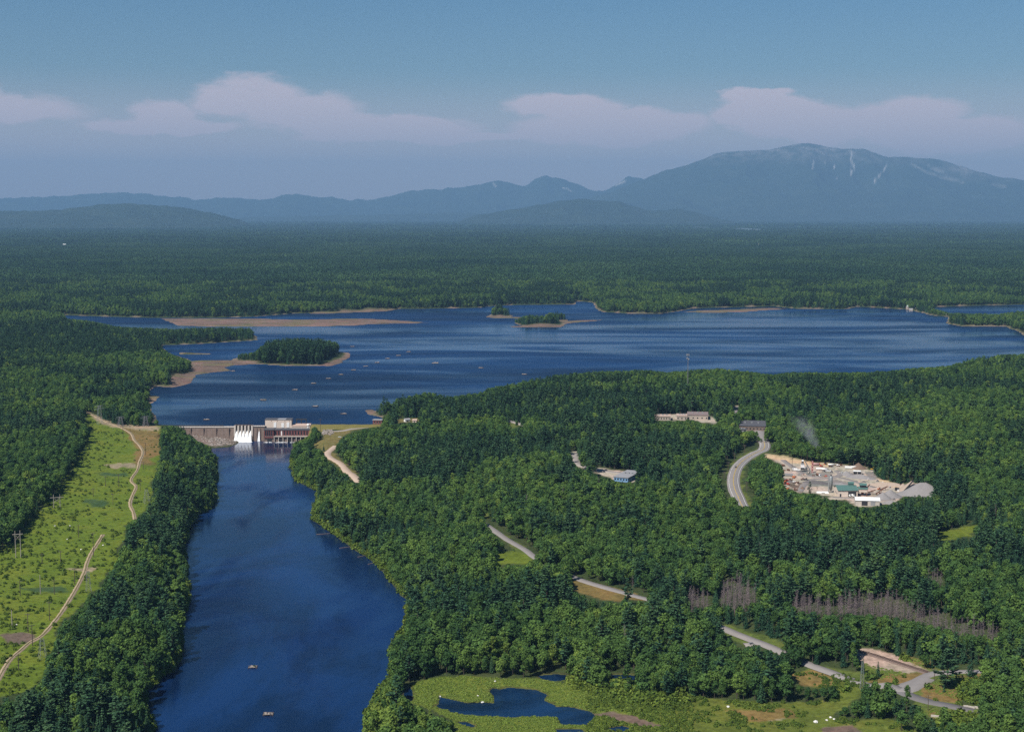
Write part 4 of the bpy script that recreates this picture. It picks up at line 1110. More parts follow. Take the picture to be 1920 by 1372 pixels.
# ------------------------------------------------------------------ roads and tracks
def spline(px, step=3.0, curve=True):
    """photo pixels -> evenly spaced ground points"""
    P = [at(*q[:2]) for q in px]
    out = []
    for i in range(len(P) - 1):
        a, b = P[max(i - 1, 0)], P[i]; c, d = P[i + 1], P[min(i + 2, len(P) - 1)]
        n_ = max(2, int((c - b).length / step))
        for t in np.linspace(0, 1, n_, endpoint=False):
            t2, t3 = t * t, t ** 3
            out.append(.5 * ((2 * b) + (c - a) * t + (2 * a - 5 * b + 4 * c - d) * t2 + (3 * b - a - 3 * c + d) * t3))
    out.append(P[-1])
    return out
def strip(pts, half, lift, off=0.0, m=None, name='road', wob=0.0):
    xs = np.array([[p.x, p.y] for p in pts])
    tg = np.gradient(xs, axis=0); tg /= np.linalg.norm(tg, axis=1, keepdims=True) + 1e-9
    nr = np.stack([-tg[:, 1], tg[:, 0]], 1)
    zc = ground_z(xs[:, 0], xs[:, 1])
    zs = np.max([ground_z(xs[:, 0] + nr[:, 0] * h_, xs[:, 1] + nr[:, 1] * h_) for h_ in (-half, 0, half)], 0)
    zs = np.convolve(np.pad(np.maximum(zs, zc), 4, 'edge'), np.ones(9) / 9, 'valid') + lift
    zs = np.maximum(zs, np.max([ground_z(xs[:, 0] + nr[:, 0] * h_, xs[:, 1] + nr[:, 1] * h_) for h_ in (-half, 0, half)], 0) + lift * .6)
    w = half + (RNG.uniform(-wob, wob, len(xs)) if wob else 0)
    l = xs + nr * (off + w)[..., None] if wob else xs + nr * (off + half)
    r = xs + nr * (off - w)[..., None] if wob else xs + nr * (off - half)
    v = np.concatenate([np.c_[l, zs], np.c_[r, zs], np.c_[l + nr * .6, zs - .9], np.c_[r - nr * .6, zs - .9]])
    k = len(xs); i = np.arange(k - 1)
    f = np.concatenate([np.stack([k + i, k + i + 1, i + 1, i], 1), np.stack([i, i + 1, 2 * k + i + 1, 2 * k + i], 1), np.stack([3 * k + i, 3 * k + i + 1, k + i + 1, k + i], 1)])
    if abs(off) > 0 or lift > .4: f = f[:k - 1]
    return fast_mesh(name, v, f, m)
def road(px, half, m, label, name='road', lines=False, wob=0.0, lift=.28):
    pts = spline(px)
    o = tag(link(name, strip(pts, half, lift, 0, m, name, wob)), label, kind='structure')
    if lines:
        for off in (-.16, .16): link('centre_line', strip(pts, .09, lift + .16, off, M_YEL, 'centre_line'), o)
        for off in (-half + 1.3, half - 1.3): link('edge_line', strip(pts, .11, lift + .16, off, M_LINE, 'edge_line'), o)
    return o
road([(1432, 828), (1434, 836), (1430, 844), (1416, 850), (1397, 861), (1383, 875), (1377, 889), (1375, 903), (1378, 919), (1384, 932), (1391, 948), (1404, 965)], 4.6, M_ASPH, 'two-lane grey highway with yellow centre line curving past the gravel yard', lines=True)
road([(1379, 762), (1376, 772), (1385, 785), (1405, 796), (1424, 808), (1428, 816), (1434, 829)], 4.2, M_ASPH, 'upper stretch of the grey highway behind the gravel yard')
R2 = [(905, 980), (930, 997), (950, 1011), (985, 1031), (1003, 1045), (1040, 1067), (1088, 1087), (1130, 1100), (1190, 1117), (1220, 1125), (1290, 1150), (1350, 1175), (1385, 1190), (1420, 1203), (1470, 1224), (1522, 1248), (1560, 1262), (1600, 1276), (1640, 1286), (1680, 1287),
      (1712, 1279), (1735, 1268), (1755, 1262), (1800, 1259), (1860, 1258)]
road(R2, 2.2, M_ASPH, 'narrow grey country road crossing the lower right woods to the junction')
road([(1668, 1284), (1690, 1296), (1712, 1306), (1745, 1316), (1790, 1325), (1835, 1336), (1870, 1347)], 3.0, M_ASPH_D, 'wide paved spur with stone blocks leaving the junction at lower right')
road([(1655, 1281), (1675, 1290), (1700, 1294), (1716, 1286), (1738, 1272)], 3.3, M_ASPH, 'paved apron of the road junction', lift=.36)
road([(1066, 851), (1076, 850), (1079, 862), (1083, 870), (1110, 878), (1140, 884), (1170, 888), (1196, 895)], 3.2, M_GRAVELR, 'gravel drive to the blue-walled building in the woods')
road([(1412, 1206), (1395, 1210)], 2.0, M_GRAVELR, 'short gravel turnout beside the country road', name='path')
road([(630, 836), (622, 842), (614, 850), (619, 858), (638, 869), (652, 884), (665, 894), (675, 905)], 2.7, M_SANDR, 'pale sandy road curving through the woods below the dam', wob=.25)
road([(604, 811), (640, 808), (662, 804), (690, 801)], 2.2, M_GRAVELR, 'gravel service road along the foot of the grassy embankment', wob=.2)
road([(1800, 1272), (1820, 1276), (1840, 1282)], 1.6, M_DIRT, 'short dirt track behind the big pine', name='path', wob=.3)
road([(955, 789), (975, 795), (985, 799)], 2.6, M_GRAVELR, 'short bit of gravel lane showing in the woods behind the embankment')
def two_track(px, label):
    pts = spline(px, 2.5)
    o = tag(link('dirt_track', strip(pts, 1.1, .22, 0, M_DIRT, 'dirt_track', .25)), label, kind='structure')
    link('grassy_crown', strip(pts, .28, .41, 0, M_TRACKG, 'grassy_crown', .12), o)
two_track([(158, 770), (180, 781), (200, 791), (222, 799), (245, 812), (252, 825), (265, 840), (268, 850), (262, 865), (258, 880), (246, 900), (255, 912), (248, 930), (244, 945), (250, 960), (253, 974)], 'winding two-rut dirt track climbing the upper power line cutting')
two_track([(193, 1002), (182, 1020), (172, 1035), (162, 1058), (160, 1068), (150, 1090), (130, 1125), (110, 1155), (80, 1190), (55, 1205), (40, 1218), (20, 1235), (10, 1250), (-6, 1278)], 'two-rut dirt track running down the lower power line cutting')
# railway
rp = spline([(1606, 1219), (1640, 1229), (1680, 1242), (1720, 1255), (1741, 1262)], 2.0)
rw = root('railway_track', rp[0], 0, 'rusty railway track on a pale gravel bed ending at the road junction', 'railway')
org = rp[0]
def shifted(me):
    me.transform(__import__('mathutils').Matrix.Translation(-org)); return me
link('ballast', shifted(strip(rp, 1.7, .35, 0, mat('brown_ballast', (.16, .115, .095), .95, .3, .5), 'ballast', .15)), rw)
for off in (-.72, .72): link('rail', shifted(strip(rp, .10, .62, off, M_RUST, 'rail')), rw)
tie = MB()
for a, b in zip(rp[:-1], rp[1:]):
    d = (b - a).normalized(); nr = Vector((-d.y, d.x, 0)); z = float(ground_z(a.x, a.y)) + .48
    for t in (.2, .7):
        q = a.lerp(b, t); tie.beam(Vector((q.x, q.y, z)) + nr * 1.25, Vector((q.x, q.y, z)) - nr * 1.25, .25, .12)
tag(link('sleepers', shifted(tie.mesh('sleepers', M_TIMBER)), rw), kind='stuff')

# ------------------------------------------------------------------ dam and powerhouse
def wx(u, Y, z):            # world x of photo column u at depth Y, height z
    return (u - CU) / FPX * (Y * CP - (z - CAM_H) * SP)
DY = DAM_Y - 4.0
def X(u, z=10.0, dy=0.0): return wx(u, DY + dy, z)
CREST = LAKE_Z + 1.4
dm = root('dam_wall', (X(400), DY, 0), 0, 'long brown-stained concrete dam wall left of the spillway', 'dam')
ox = X(400)
x0, x1 = X(292), X(441)
nseg = 14
for k in range(nseg):
    a, b = x0 + (x1 - x0) * k / nseg, x0 + (x1 - x0) * (k + 1) / nseg
    jit = random.uniform(-.12, .12)
    MB().hexa([(a - ox + .04, -3.2 + jit, -3), (b - ox - .04, -3.2 + jit, -3), (b - ox - .04, 5, -3), (a - ox + .04, 5, -3)],
              [(a - ox + .04, -.6 + jit, CREST - 1), (b - ox - .04, -.6 + jit, CREST - 1), (b - ox - .04, 5, CREST - 1), (a - ox + .04, 5, CREST - 1)]).build('panel', M_CONC, dm)
MB().box(x0 - ox, x1 - ox, -1.1, 4.6, CREST - .99, CREST - .35).build('crest_walkway', M_CONC_L, dm)
rl = MB()
for xx in np.arange(x0, x1, 3.0): rl.box(xx - ox, xx - ox + .12, -.9, -.78, CREST - .35, CREST + .75)
rl.box(x0 - ox, x1 - ox, -.9, -.8, CREST + .70, CREST + .80)
rl.build('railing', M_STEEL, dm)
for k in range(5):
    xx = x0 + (x1 - x0) * (.28 + .16 * k) - ox
    MB().box(xx, xx + .7, -2.2, -.5, 3, CREST - 1.1).build('buttress', M_CONC, dm)
# flashboards upstream
MB().box(x0 - ox, X(418) - ox, 3.2, 3.6, CREST - .34, CREST + .9).build('flashboard', M_DARKM, dm)
# spillway
s0, s1 = X(441), X(473)
sp = root('spillway', ((s0 + s1) / 2, DY, 0), 0, 'five-gate concrete spillway pouring white water', 'spillway')
sx = (s0 + s1) / 2; bw = (s1 - s0) / 5
MB().hexa([(s0 - sx, -7, -3), (s1 - sx, -7, -3), (s1 - sx, 5, -3), (s0 - sx, 5, -3)], [(s0 - sx, 1.5, CREST - 5.5), (s1 - sx, 1.5, CREST - 5.5), (s1 - sx, 5, CREST - 5.5), (s0 - sx, 5, CREST - 5.5)]).build('ogee', M_CONC, sp)
for k in range(6):
    xx = s0 + bw * k - sx
    p = MB()
    p.hexa([(xx - .8, -3.0, CREST - 9), (xx + .8, -3.0, CREST - 9), (xx + .8, 4.4, CREST - 9), (xx - .8, 4.4, CREST - 9)], [(xx - .8, -1.6, CREST + 1.0), (xx + .8, -1.6, CREST + 1.0), (xx + .8, 4.4, CREST + 1.0), (xx - .8, 4.4, CREST + 1.0)])
    p.build('pier', M_CONC_L, sp)
for k in range(5):
    a, b = s0 + bw * k + .81 - sx, s0 + bw * (k + 1) - .81 - sx
    prof = [(1.7, CREST - 3.6), (-.4, CREST - 4.2), (-1.8, CREST - 5.6), (-3.4, 6.2), (-5.2, 3.2), (-7.2, .9), (-9.4 - (k == 0) * .5, .15)]
    vs, fs = [], []
    nx = 6
    for j, (yy, zz) in enumerate(prof):
        spread = .45 * max(0, j - 2)
        for i in range(nx + 1):
            t = i / nx
            vs.append((a - spread * .8 + (b - a + spread * 1.6) * t, yy - .25 * math.sin(t * math.pi) + random.uniform(-.15, .15) * (j > 1), zz + random.uniform(-.12, .12) * (j > 1)))
    for j in range(len(prof) - 1):
        for i in range(nx): fs.append((j * (nx + 1) + i, (j + 1) * (nx + 1) + i, (j + 1) * (nx + 1) + i + 1, j * (nx + 1) + i + 1))
    link('falling_water', new_mesh('falling_water', vs, fs, M_FOAM, True), sp)
    MB().box(a, b, 1.9, 2.3, CREST - 2.9 - (k % 2) * .3, CREST + .6).build('gate', M_DARKM, sp)
MB().box(s0 - sx - .6, s1 - sx + .6, -.6, 2.6, CREST + 1.01, CREST + 1.3).build('deck', M_CONC, sp)
hoist = MB()
for k in range(5):
    xx = s0 + bw * (k + .5) - sx
    hoist.box(xx - .6, xx + .6, .4, 1.6, CREST + 1.31, CREST + 2.2)
for xx in np.arange(s0 - sx - .4, s1 - sx + .5, 1.8): hoist.box(xx, xx + .1, -.55, -.45, CREST + 1.31, CREST + 2.4)
hoist.box(s0 - sx - .5, s1 - sx + .5, -.55, -.47, CREST + 2.3, CREST + 2.42)
hoist.box(s0 - sx + 13, s0 - sx + 13.2, .8, 1, CREST + 2.2, CREST + 5); hoist.box(s0 - sx + 13, s0 - sx + 15.6, .8, 1, CREST + 4.8, CREST + 5)
hoist.build('gate_hoists', M_DARKM, sp)
foam = MB()
for k in range(60):
    foam.rock((random.uniform(s0, s1 + 1) - sx, -8.5 + random.uniform(-1.8, 1.0), .08), random.uniform(.5, 1.1), k, .25)
tag(foam.build('foam', M_FOAM, sp), kind='stuff')
# bulkhead between spillway and powerhouse
b0, b1 = X(473.5), X(497.5)
bk = root('bulkhead_wall', ((b0 + b1) / 2, DY, 0), 0, 'dark stained concrete wall with a thin leak between spillway and powerhouse', 'dam')
bx = (b0 + b1) / 2
MB().hexa([(b0 - bx, -3.4, -3), (b1 - bx, -3.4, -3), (b1 - bx, 5, -3), (b0 - bx, 5, -3)], [(b0 - bx, -.9, CREST - .9), (b1 - bx, -.9, CREST - .9), (b1 - bx, 5, CREST - .9), (b0 - bx, 5, CREST - .9)]).build('wall', M_CONC, bk)
for k in range(4):
    xx = b0 + (b1 - b0) * (k + .1) / 3.6 - bx
    MB().hexa([(xx, -4.4, -3), (xx + .8, -4.4, -3), (xx + .8, -2, -3), (xx, -2, -3)], [(xx, -1.7, CREST - 1.2), (xx + .8, -1.7, CREST - 1.2), (xx + .8, -.5, CREST - 1.2), (xx, -.5, CREST - 1.2)]).build('pier', M_CONC, bk)
MB().box(b0 - bx, b1 - bx, -1.6, 3.8, CREST + .1, CREST + .5).build('deck', M_CONC_L, bk)
hr = MB()
for xx in np.arange(b0 - bx, b1 - bx, 2.0): hr.box(xx, xx + .12, -1.5, -1.38, CREST + .5, CREST + 1.6); hr.box(xx, xx + .3, -1.2, -.9, CREST - .9, CREST + .1)
hr.box(b0 - bx, b1 - bx, -1.5, -1.4, CREST + 1.5, CREST + 1.6)
hr.build('railing', M_DARKM, bk)
lx = X(486.5) - bx
MB().hexa([(lx - 1.3, -5.0, .1), (lx + 1.3, -5.0, .1), (lx + 1.0, -3.6, .1), (lx - 1.0, -3.6, .1)], [(lx - .3, -2.2, CREST - 4.5), (lx + .3, -2.2, CREST - 4.5), (lx + .3, -1.4, CREST - 4.5), (lx - .3, -1.4, CREST - 4.5)]).build('falling_water', M_FOAM, bk)
# powerhouse
p0, p1 = X(498), X(584)
pc = (p0 + p1) / 2
ph = root('powerhouse', (pc, DY, 0), 0, 'dark red brick powerhouse with rows of windows at the foot of the dam', 'powerhouse')
xb = X(516) - pc; xl = p0 - pc; xr = p1 - pc
ZB, ZR = 4.4, CREST - 2.0
MB().box(xl, xr, -9, 3.0, -3, ZB - .35).build('concrete_base', M_CONC, ph)
MB().box(xl + .2, xb, -9.9, 2.5, ZB - .3, ZR).build('brick_wall', M_BRICK, ph)
MB().box(xb + .02, xr, -8.2, 2.5, ZB - .3, ZR - .3).build('brick_wall', M_BRICK, ph)
MB().box(xl - .2, xb + .3, -10.3, 2.6, ZR, ZR + .5).build('roof', M_ROOFD, ph)
MB().box(xb + .32, xr + .3, -8.6, 2.6, ZR - .28, ZR + .2).build('roof', M_ROOFD, ph)
MB().box(xb, xr, -10.6, -8.25, ZB + .9, ZB + 1.5).build('ledge', M_CONC_L, ph)
for k in range(9):
    xx = xb + .6 + (xr - xb - 1.2) * k / 8
    MB().box(xx - .3, xx + .3, -10.4, -9.02, -2, ZB + .88).build('buttress', M_CONC_L, ph)
for k in range(4):
    xx = xl + 1.2 + k * (xb - xl - 1.6) / 4
    w_ = MB().box(xx, xx + 1.25, -9.98, -9.6, ZB + 1.6, ZR - .8).build('window', M_GLASS, ph)
    MB().box(xx - .12, xx + 1.37, -10.06, -9.9, ZB + 1.40, ZB + 1.58).build('sill', M_CONC_L, w_)
for k in range(12):
    xx = xb + 1.4 + k * (xr - xb - 2.4) / 12
    w_ = MB().box(xx, xx + 1.15, -8.27, -7.9, ZB + 2.3, ZR - 1.2).build('window', M_GLASS if k != 2 else M_WHITE, ph)
    MB().box(xx - .1, xx + 1.25, -8.36, -8.2, ZB + 2.1, ZB + 2.28).build('sill', M_CONC_L, w_)
for k in range(4):
    xx = xl + 3 + k * (xr - xl) / 4.3
    MB().box(xx, xx + 4.6, -9.06, -8.6, -1, 2.6).build('draft_tube', M_DARKM, ph)
tail = MB()
for (c_, ww_, q) in ((xl + 4, 4, 26), (xl + 17.5, 6, 34), (xl + 27.5, 2.5, 8)):
    for k in range(q): tail.rock((c_ + random.uniform(-ww_, ww_), -10.6 + random.uniform(-1.6, .5), .06), random.uniform(.35, .9), k, .25)
tag(tail.build('foam', M_FOAM, ph), kind='stuff')
# intake house on the deck
i0, i1 = X(496, 18), X(545.5, 18)
ih = root('intake_house', ((i0 + i1) / 2, DY + 6, ZR), 0, 'flat-roofed beige building with three white doors on top of the powerhouse', 'building')
ic = (i0 + i1) / 2; zt = LAKE_Z + 7.6 - ZR
MB().box(i0 - ic, i1 - ic, -2.6, 6, -3, zt).build('wall', M_BEIGE, ih)
MB().box(i0 - ic - .35, i0 - ic + (i1 - i0) * .46, -2.95, 6.3, zt + .01, zt + .45).build('roof', M_ROOFD, ih)
MB().box(i0 - ic + (i1 - i0) * .46 + .05, i0 - ic + (i1 - i0) * .78, -2.9, 6.3, zt + .01, zt + .30).build('roof', M_LGREY, ih)
MB().box(i0 - ic + (i1 - i0) * .78 + .05, i1 - ic + .35, -2.95, 6.3, zt + .01, zt + .45).build('roof', M_ROOFD, ih)
for u_, h_ in ((514.5, 4.9), (529, 4.3), (539, 4.9)):
    xx = X(u_, 16) - ic
    d_ = MB().box(xx - 1.25, xx + 1.25, -2.85, -2.61, .6, .6 + h_).build('door', M_WHITE, ih)
    MB().box(xx + .8, xx + .95, -2.93, -2.86, 2.0, 2.5).build('handle', M_DARKM, d_)
for u_ in (508, 519, 533, 542):
    xx = X(u_, 19) - ic
    MB().box(xx - .3, xx + .3, -2.72, -2.61, zt - 1.7, zt - 1.1).build('vent', M_RUST, ih)
lowr = root('deck_house', ((X(546) + X(581)) / 2, DY + 4, ZR), 0, 'low tan roofed deck beside the beige building on the powerhouse', 'building')
lc = (X(546) + X(581)) / 2
MB().box(X(546) - lc, X(581) - lc, -2, 6, -3, 1.9).build('wall', M_BEIGE, lowr)
MB().hexa([(X(546) - lc, -2.4, 1.91), (X(581) - lc, -2.4, 1.91), (X(581) - lc, 6.2, 3.3), (X(546) - lc, 6.2, 3.3)], [(X(546) - lc, -2.4, 2.15), (X(581) - lc, -2.4, 2.15), (X(581) - lc, 6.2, 3.55), (X(546) - lc, 6.2, 3.55)]).build('roof', M_ROOFT, lowr)
gt = root('gantry', (X(562, 17), DY + 11, CREST - 2), 0, 'dark steel gantry frame standing on the powerhouse deck', 'gantry')
gw = (X(571, 17) - X(553, 17)) / 2
for yy in (-1.5, 1.5):
    for xx in (-gw, 0, gw): MB().beam((xx, yy, -3), (xx, yy, 7.2), .4).build('leg', M_DARKM, gt)
    MB().box(-gw - .5, gw + .5, yy - .3, yy + .3, 7.21, 7.9).build('beam', M_DARKM, gt)
tk = root('water_tank', (X(577, 16), DY + 3, ZR), 0, 'small white round tank at the right end of the powerhouse deck', 'tank')
MB().lathe([(1.4, -3), (1.4, 3.6), (1.1, 4.1)], 14).build('shell', M_WHITE, tk, True)
MB().lathe([(1.48, 2.4), (1.48, 2.9)], 14).build('band', M_DARKM, tk)
# grassy embankment
e0, e1 = X(583), X(716)
em = MB()
prof = [(-34, 2.0), (-24, 6.6), (-1, CREST + 1.2), (4.5, CREST + 1.2), (12, LAKE_Z - 3)]
ne = 24
for i in range(ne + 1):
    xx = e0 + (e1 - e0) * i / ne
    for (yy, zz) in prof: em.v.append((xx, DY + 2 + yy + random.uniform(-.5, .5), zz + random.uniform(-.12, .12)))
for i in range(ne):
    for j in range(len(prof) - 1):
        a = i * len(prof) + j; em.f.append((a, a + len(prof), a + len(prof) + 1, a + 1))
em.f.append(tuple(range(len(prof)))); em.f.append(tuple(reversed([ne * len(prof) + j for j in range(len(prof))])))
tag(em.build('embankment', M_GRASSB, None, True), 'long olive grass embankment dam right of the powerhouse', 'embankment')
rip = MB()
for k in range(110):
    q = at(random.uniform(604, 626), random.uniform(803, 816)); rip.rock((q.x, q.y, q.z + random.uniform(-.2, .8)), random.uniform(.4, 1.1), k)
tag(rip.build('riprap', M_ROCK), 'pale broken rock at the foot of the grassy embankment', kind='stuff')
rip = MB()
for k in range(260):
    q = at(random.uniform(362, 446), random.uniform(815, 835))
    if sample(S_RIVER, q.x, q.y) > -1.5: rip.rock((q.x, q.y, q.z), random.uniform(.35, 1.3) * (1.3 if 392 < project(q.x, q.y, q.z)[0] < 425 else .8), k)
tag(rip.build('rocks', M_ROCK), 'brown and pale rubble below the left dam wall', kind='stuff')
# gatehouse
g = unproject(709, 800, 12.0); gz = 11.2
gh = root('gatehouse', (float(g[0]), float(g[1]), gz), facing(g) - .25, 'small two-storey red brick gatehouse at the end of the embankment', 'building')
MB().box(-4.6, 4.6, -3, 3, -3, 7.6).build('wall', M_BRICK, gh)
MB().box(-5, 5, -3.4, 3.4, 7.61, 8.2).build('roof', M_LGREY, gh)
for k in range(3):
    for zz in (1.4, 4.8):
        w_ = MB().box(-3.4 + k * 2.6, -2.1 + k * 2.6, -3.08, -2.9, zz, zz + 1.7).build('window', M_GLASS, gh)
        MB().box(-3.5 + k * 2.6, -2.0 + k * 2.6, -3.16, -2.99, zz - .2, zz - .02).build('sill', M_CONC_L, w_)

# ------------------------------------------------------------------ boom piers
def crib(u, v, level, w, label, group, seed):
    x, y = unproject(u, v, level); r = random.Random(seed)
    o = root('boom_pier', (float(x), float(y), level), facing((float(x), float(y))) + r.uniform(-.3, .3), label, 'boom pier', group)
    d = w * .7; tb = MB()
    for lv in range(4):
        z = -.6 + lv * .36
        for s in (-1, 1):
            if lv % 2: tb.tube((-w / 2 - .2, s * d / 2, z), (w / 2 + .2, s * d / 2, z), .17, n=6)
            else: tb.tube((s * w / 2, -d / 2 - .2, z), (s * w / 2, d / 2 + .2, z), .17, n=6)
    tb.build('timber_crib', M_TIMBER, o)
    st = MB()
    for k in range(16): st.rock((r.uniform(-.42, .42) * w, r.uniform(-.4, .4) * d, .28 + r.uniform(0, .45)), r.uniform(.35, .7) * w / 4.5, k + seed)
    tag(st.build('stones', M_ROCK, o), kind='stuff')
    if seed % 2 == 0:
        t = shrub(seed, .5, .5, 40); link('bush', t[1], o, (w * .2, 0, .7))
PIERS = [(661, 650), (766, 660), (747, 667), (727, 672.5), (707, 680), (686, 687), (663, 694), (639, 702.5), (616, 710), (588, 719), (553, 731), (494, 750)]
words = ['farthest', 'second farthest', 'third farthest', 'fourth farthest', 'fifth farthest', 'sixth farthest', 'seventh farthest', 'eighth farthest', 'ninth farthest', 'tenth farthest', 'second nearest', 'nearest']
for k, (u, v) in enumerate(PIERS): crib(u, v, LAKE_Z, 6.2, 'stone-filled timber pier, %s in the diagonal row above the dam' % words[k], 'boom piers in the lake', k + 1)
for k, (u, v, lb) in enumerate([(591, 762, 'stone-filled timber pier in the lake just above the beige powerhouse roof'), (644, 776, 'pale stone-filled pier in the lake just above the grassy embankment'), (816, 681, 'long stone-filled pier in open water right of the diagonal row'),
                                (902, 690, 'stone-filled pier in open water above the wooded point'), (983, 702, 'faint stone-filled pier beside the right shore treetops'), (387, 787, 'dark low pier just above the left dam wall'), (436, 696, 'small rock pile off the brown spit of the wooded island')]):
    crib(u, v, LAKE_Z, 9.0 if k == 2 else 6.0, lb, 'boom piers in the lake', 30 + k * 2 + 1)
crib(474, 1251, RIVER_Z, 4.0, 'dark pier with weeds on top, upper of two in the river', 'piers in the river', 60)
crib(503, 1339, RIVER_Z, 4.2, 'pale stone-filled pier, lower of two in the river', 'piers in the river', 71)

# ------------------------------------------------------------------ poles, towers, mast
def height_for(p, vtop):
    for h in np.arange(2, 70, .25):
        if project(p.x, p.y, p.z + h)[1] <= vtop: return float(h)
    return 30.0
def pole(u, v0, v1, label, group, m=None, arms=1, thick=1.0):
    p = at(u, v1); h = height_for(p, v0)
    o = root('utility_pole', p, facing(p) + random.uniform(-.4, .4), label, 'utility pole', group)
    MB().tube((0, 0, -1.5), (0, 0, h), .20 * thick, .13 * thick, 7).build('post', m or M_WOOD, o)
    for k in range(arms):
        c_ = MB().box(-1.3, 1.3, -.12, .0, h - .9 - k * 1.2, h - .68 - k * 1.2).build('crossarm', m or M_WOOD, o)
        ins = MB()
        for xx in (-1.1, -.5, .5, 1.1): ins.tube((xx, -.06, h - .68 - k * 1.2), (xx, -.06, h - .38 - k * 1.2), .07, n=5)
        ins.build('insulators', M_GALV, c_)
def hframe(u0, u1, v0, v1, label, m=None):
    p, q = at(u0, v1), at(u1, v1); h = height_for(p, v0); c_ = (p + q) / 2; w = (q - p).length / 2
    o = root('power_pylon', c_, facing(c_), label, 'pylon', 'power line pylons')
    for s in (-1, 1): MB().tube((s * w, 0, -1.5), (s * w, 0, h), .26, .17, 7).build('post', m or M_WOODL, o)
    MB().box(-w * 2.1, w * 2.1, -.16, .16, h - 2.4, h - 2.05).build('crossarm', m or M_WOODL, o)
    MB().beam((-w, 0, h - 6), (w, 0, h - 2.6), .18).beam((w, .2, h - 6), (-w, .2, h - 2.6), .18).build('brace', m or M_WOODL, o)
def lattice_tower(u, v0, v1, wb, label, thick=.16, arms=True, m=None):
    p = at(u, v1); h = height_for(p, v0)
    o = root('lattice_tower', p, facing(p) + .3, label, 'pylon', 'power line pylons')
    wt = wb * .38
    L_ = lambda z: wb / 2 + (wt / 2 - wb / 2) * min(1, z / (h * .9))
    for sx_ in (-1, 1):
        for sy in (-1, 1): MB().beam((sx_ * wb / 2, sy * wb / 2, -1), (sx_ * wt / 2, sy * wt / 2, h), thick).build('leg', m or M_GALV, o)
    br = MB(); nz_ = max(4, int(h / (wb * .8)))
    for k in range(nz_):
        z0, z1 = h * k / nz_, h * (k + 1) / nz_; a, b = L_(z0), L_(z1)
        for c0, c1 in (((-1, -1), (1, -1)), ((1, -1), (1, 1)), ((1, 1), (-1, 1)), ((-1, 1), (-1, -1))):
            br.beam((c0[0] * a, c0[1] * a, z0), (c1[0] * b, c1[1] * b, z1), thick * .6); br.beam((c1[0] * a, c1[1] * a, z0), (c0[0] * b, c0[1] * b, z1), thick * .6)
    br.build('bracing', m or M_GALV, o)
    if arms:
        for k, ww_ in ((.97, 1.5), (.82, 1.9)): MB().box(-wb * ww_ * .5, wb * ww_ * .5, -.2, .2, h * k - .2, h * k + .2).build('crossarm', m or M_GALV, o)
hframe(30, 39, 995, 1045, 'tall grey two-post power pylon at the left edge of the cutting')
hframe(101, 113, 927, 952, 'grey two-post pylon against the dark forest edge of the cutting')
CUT = [(76, 1078, 1113, 'tall pale pole without arms in the middle of the cutting', 1), (38, 1088, 1116, 'thin dark pole left of the tall pale pole', 0), (102, 1086, 1114, 'thin dark pole right of the tall pale pole', 0), (93, 1127, 1162, 'dark pole standing alone halfway to the track', 0),
       (140, 1064, 1095, 'dark pole just left of the track crossing', 0), (175.5, 998, 1044, 'tallest dark pole beside the middle of the track', 0), (23, 1143, 1179, 'pale pole above the grey mud patch', 1), (53, 1149, 1185, 'thin dark pole above the grey mud patch', 0),
       (61, 1170, 1210, 'dark pole between the grey mud patch and the track', 0), (35, 1226, 1256, 'short dark pole below the track near the left edge', 0), (147.5, 983, 1007, 'short thin pole behind the pale boulders', 0), (114, 1032, 1053, 'short dark pole among the bushes', 0),
       (79, 1037, 1056, 'short pole below the bare scrape', 0), (231, 798, 823, 'dark pole left of the upper track', 0), (273, 830, 854, 'dark pole right of the upper track bend', 0), (223, 889, 914, 'dark pole standing in the upper meadow', 0), (263, 900, 919, 'brown pole right of the narrow track bend', 0),
       (244, 798, 809, 'small pole where the upper track meets the bare ground', 0), (269, 865, 879, 'small pole below the upper track bend', 0), (198, 893, 912, 'thin pole on the left of the upper meadow', 0), (175, 915, 931, 'thin pole by the sedge patch', 0), (212, 925, 946, 'thin pole below the sedge patch', 0)]
for (u, a, b, lb, pale) in CUT: pole(u, a, b, lb + ', power line cutting' if len(lb.split()) < 12 else lb, 'poles in the power line cutting', M_WOODL if pale else None, 0 if pale else 1, 1.25 if pale else 1.1)
lattice_tower(80, 1196, 1235, 3.6, 'wide lattice tower beside the lower dirt track', .09, False)
lattice_tower(166, 1070, 1109, 2.8, 'slender lattice tower below the track crossing', .08, False)
lattice_tower(187, 760, 795, 5.0, 'tall lattice tower where the cutting meets the upper forest', .14)
lattice_tower(226, 781, 799, 5.0, 'squat lattice tower beside the bare ground above the cutting', .24, True, M_STEEL)
lattice_tower(273, 780, 799, 5.0, 'squat lattice tower at the lake end of the bare ground', .24, True, M_STEEL)
lattice_tower(275, 917, 943, 4.0, 'grey lattice tower against the bank forest', .10, False)
lattice_tower(1616, 1240, 1291, 1.7, 'thin lattice tower beside the country road at the junction', .06, False)
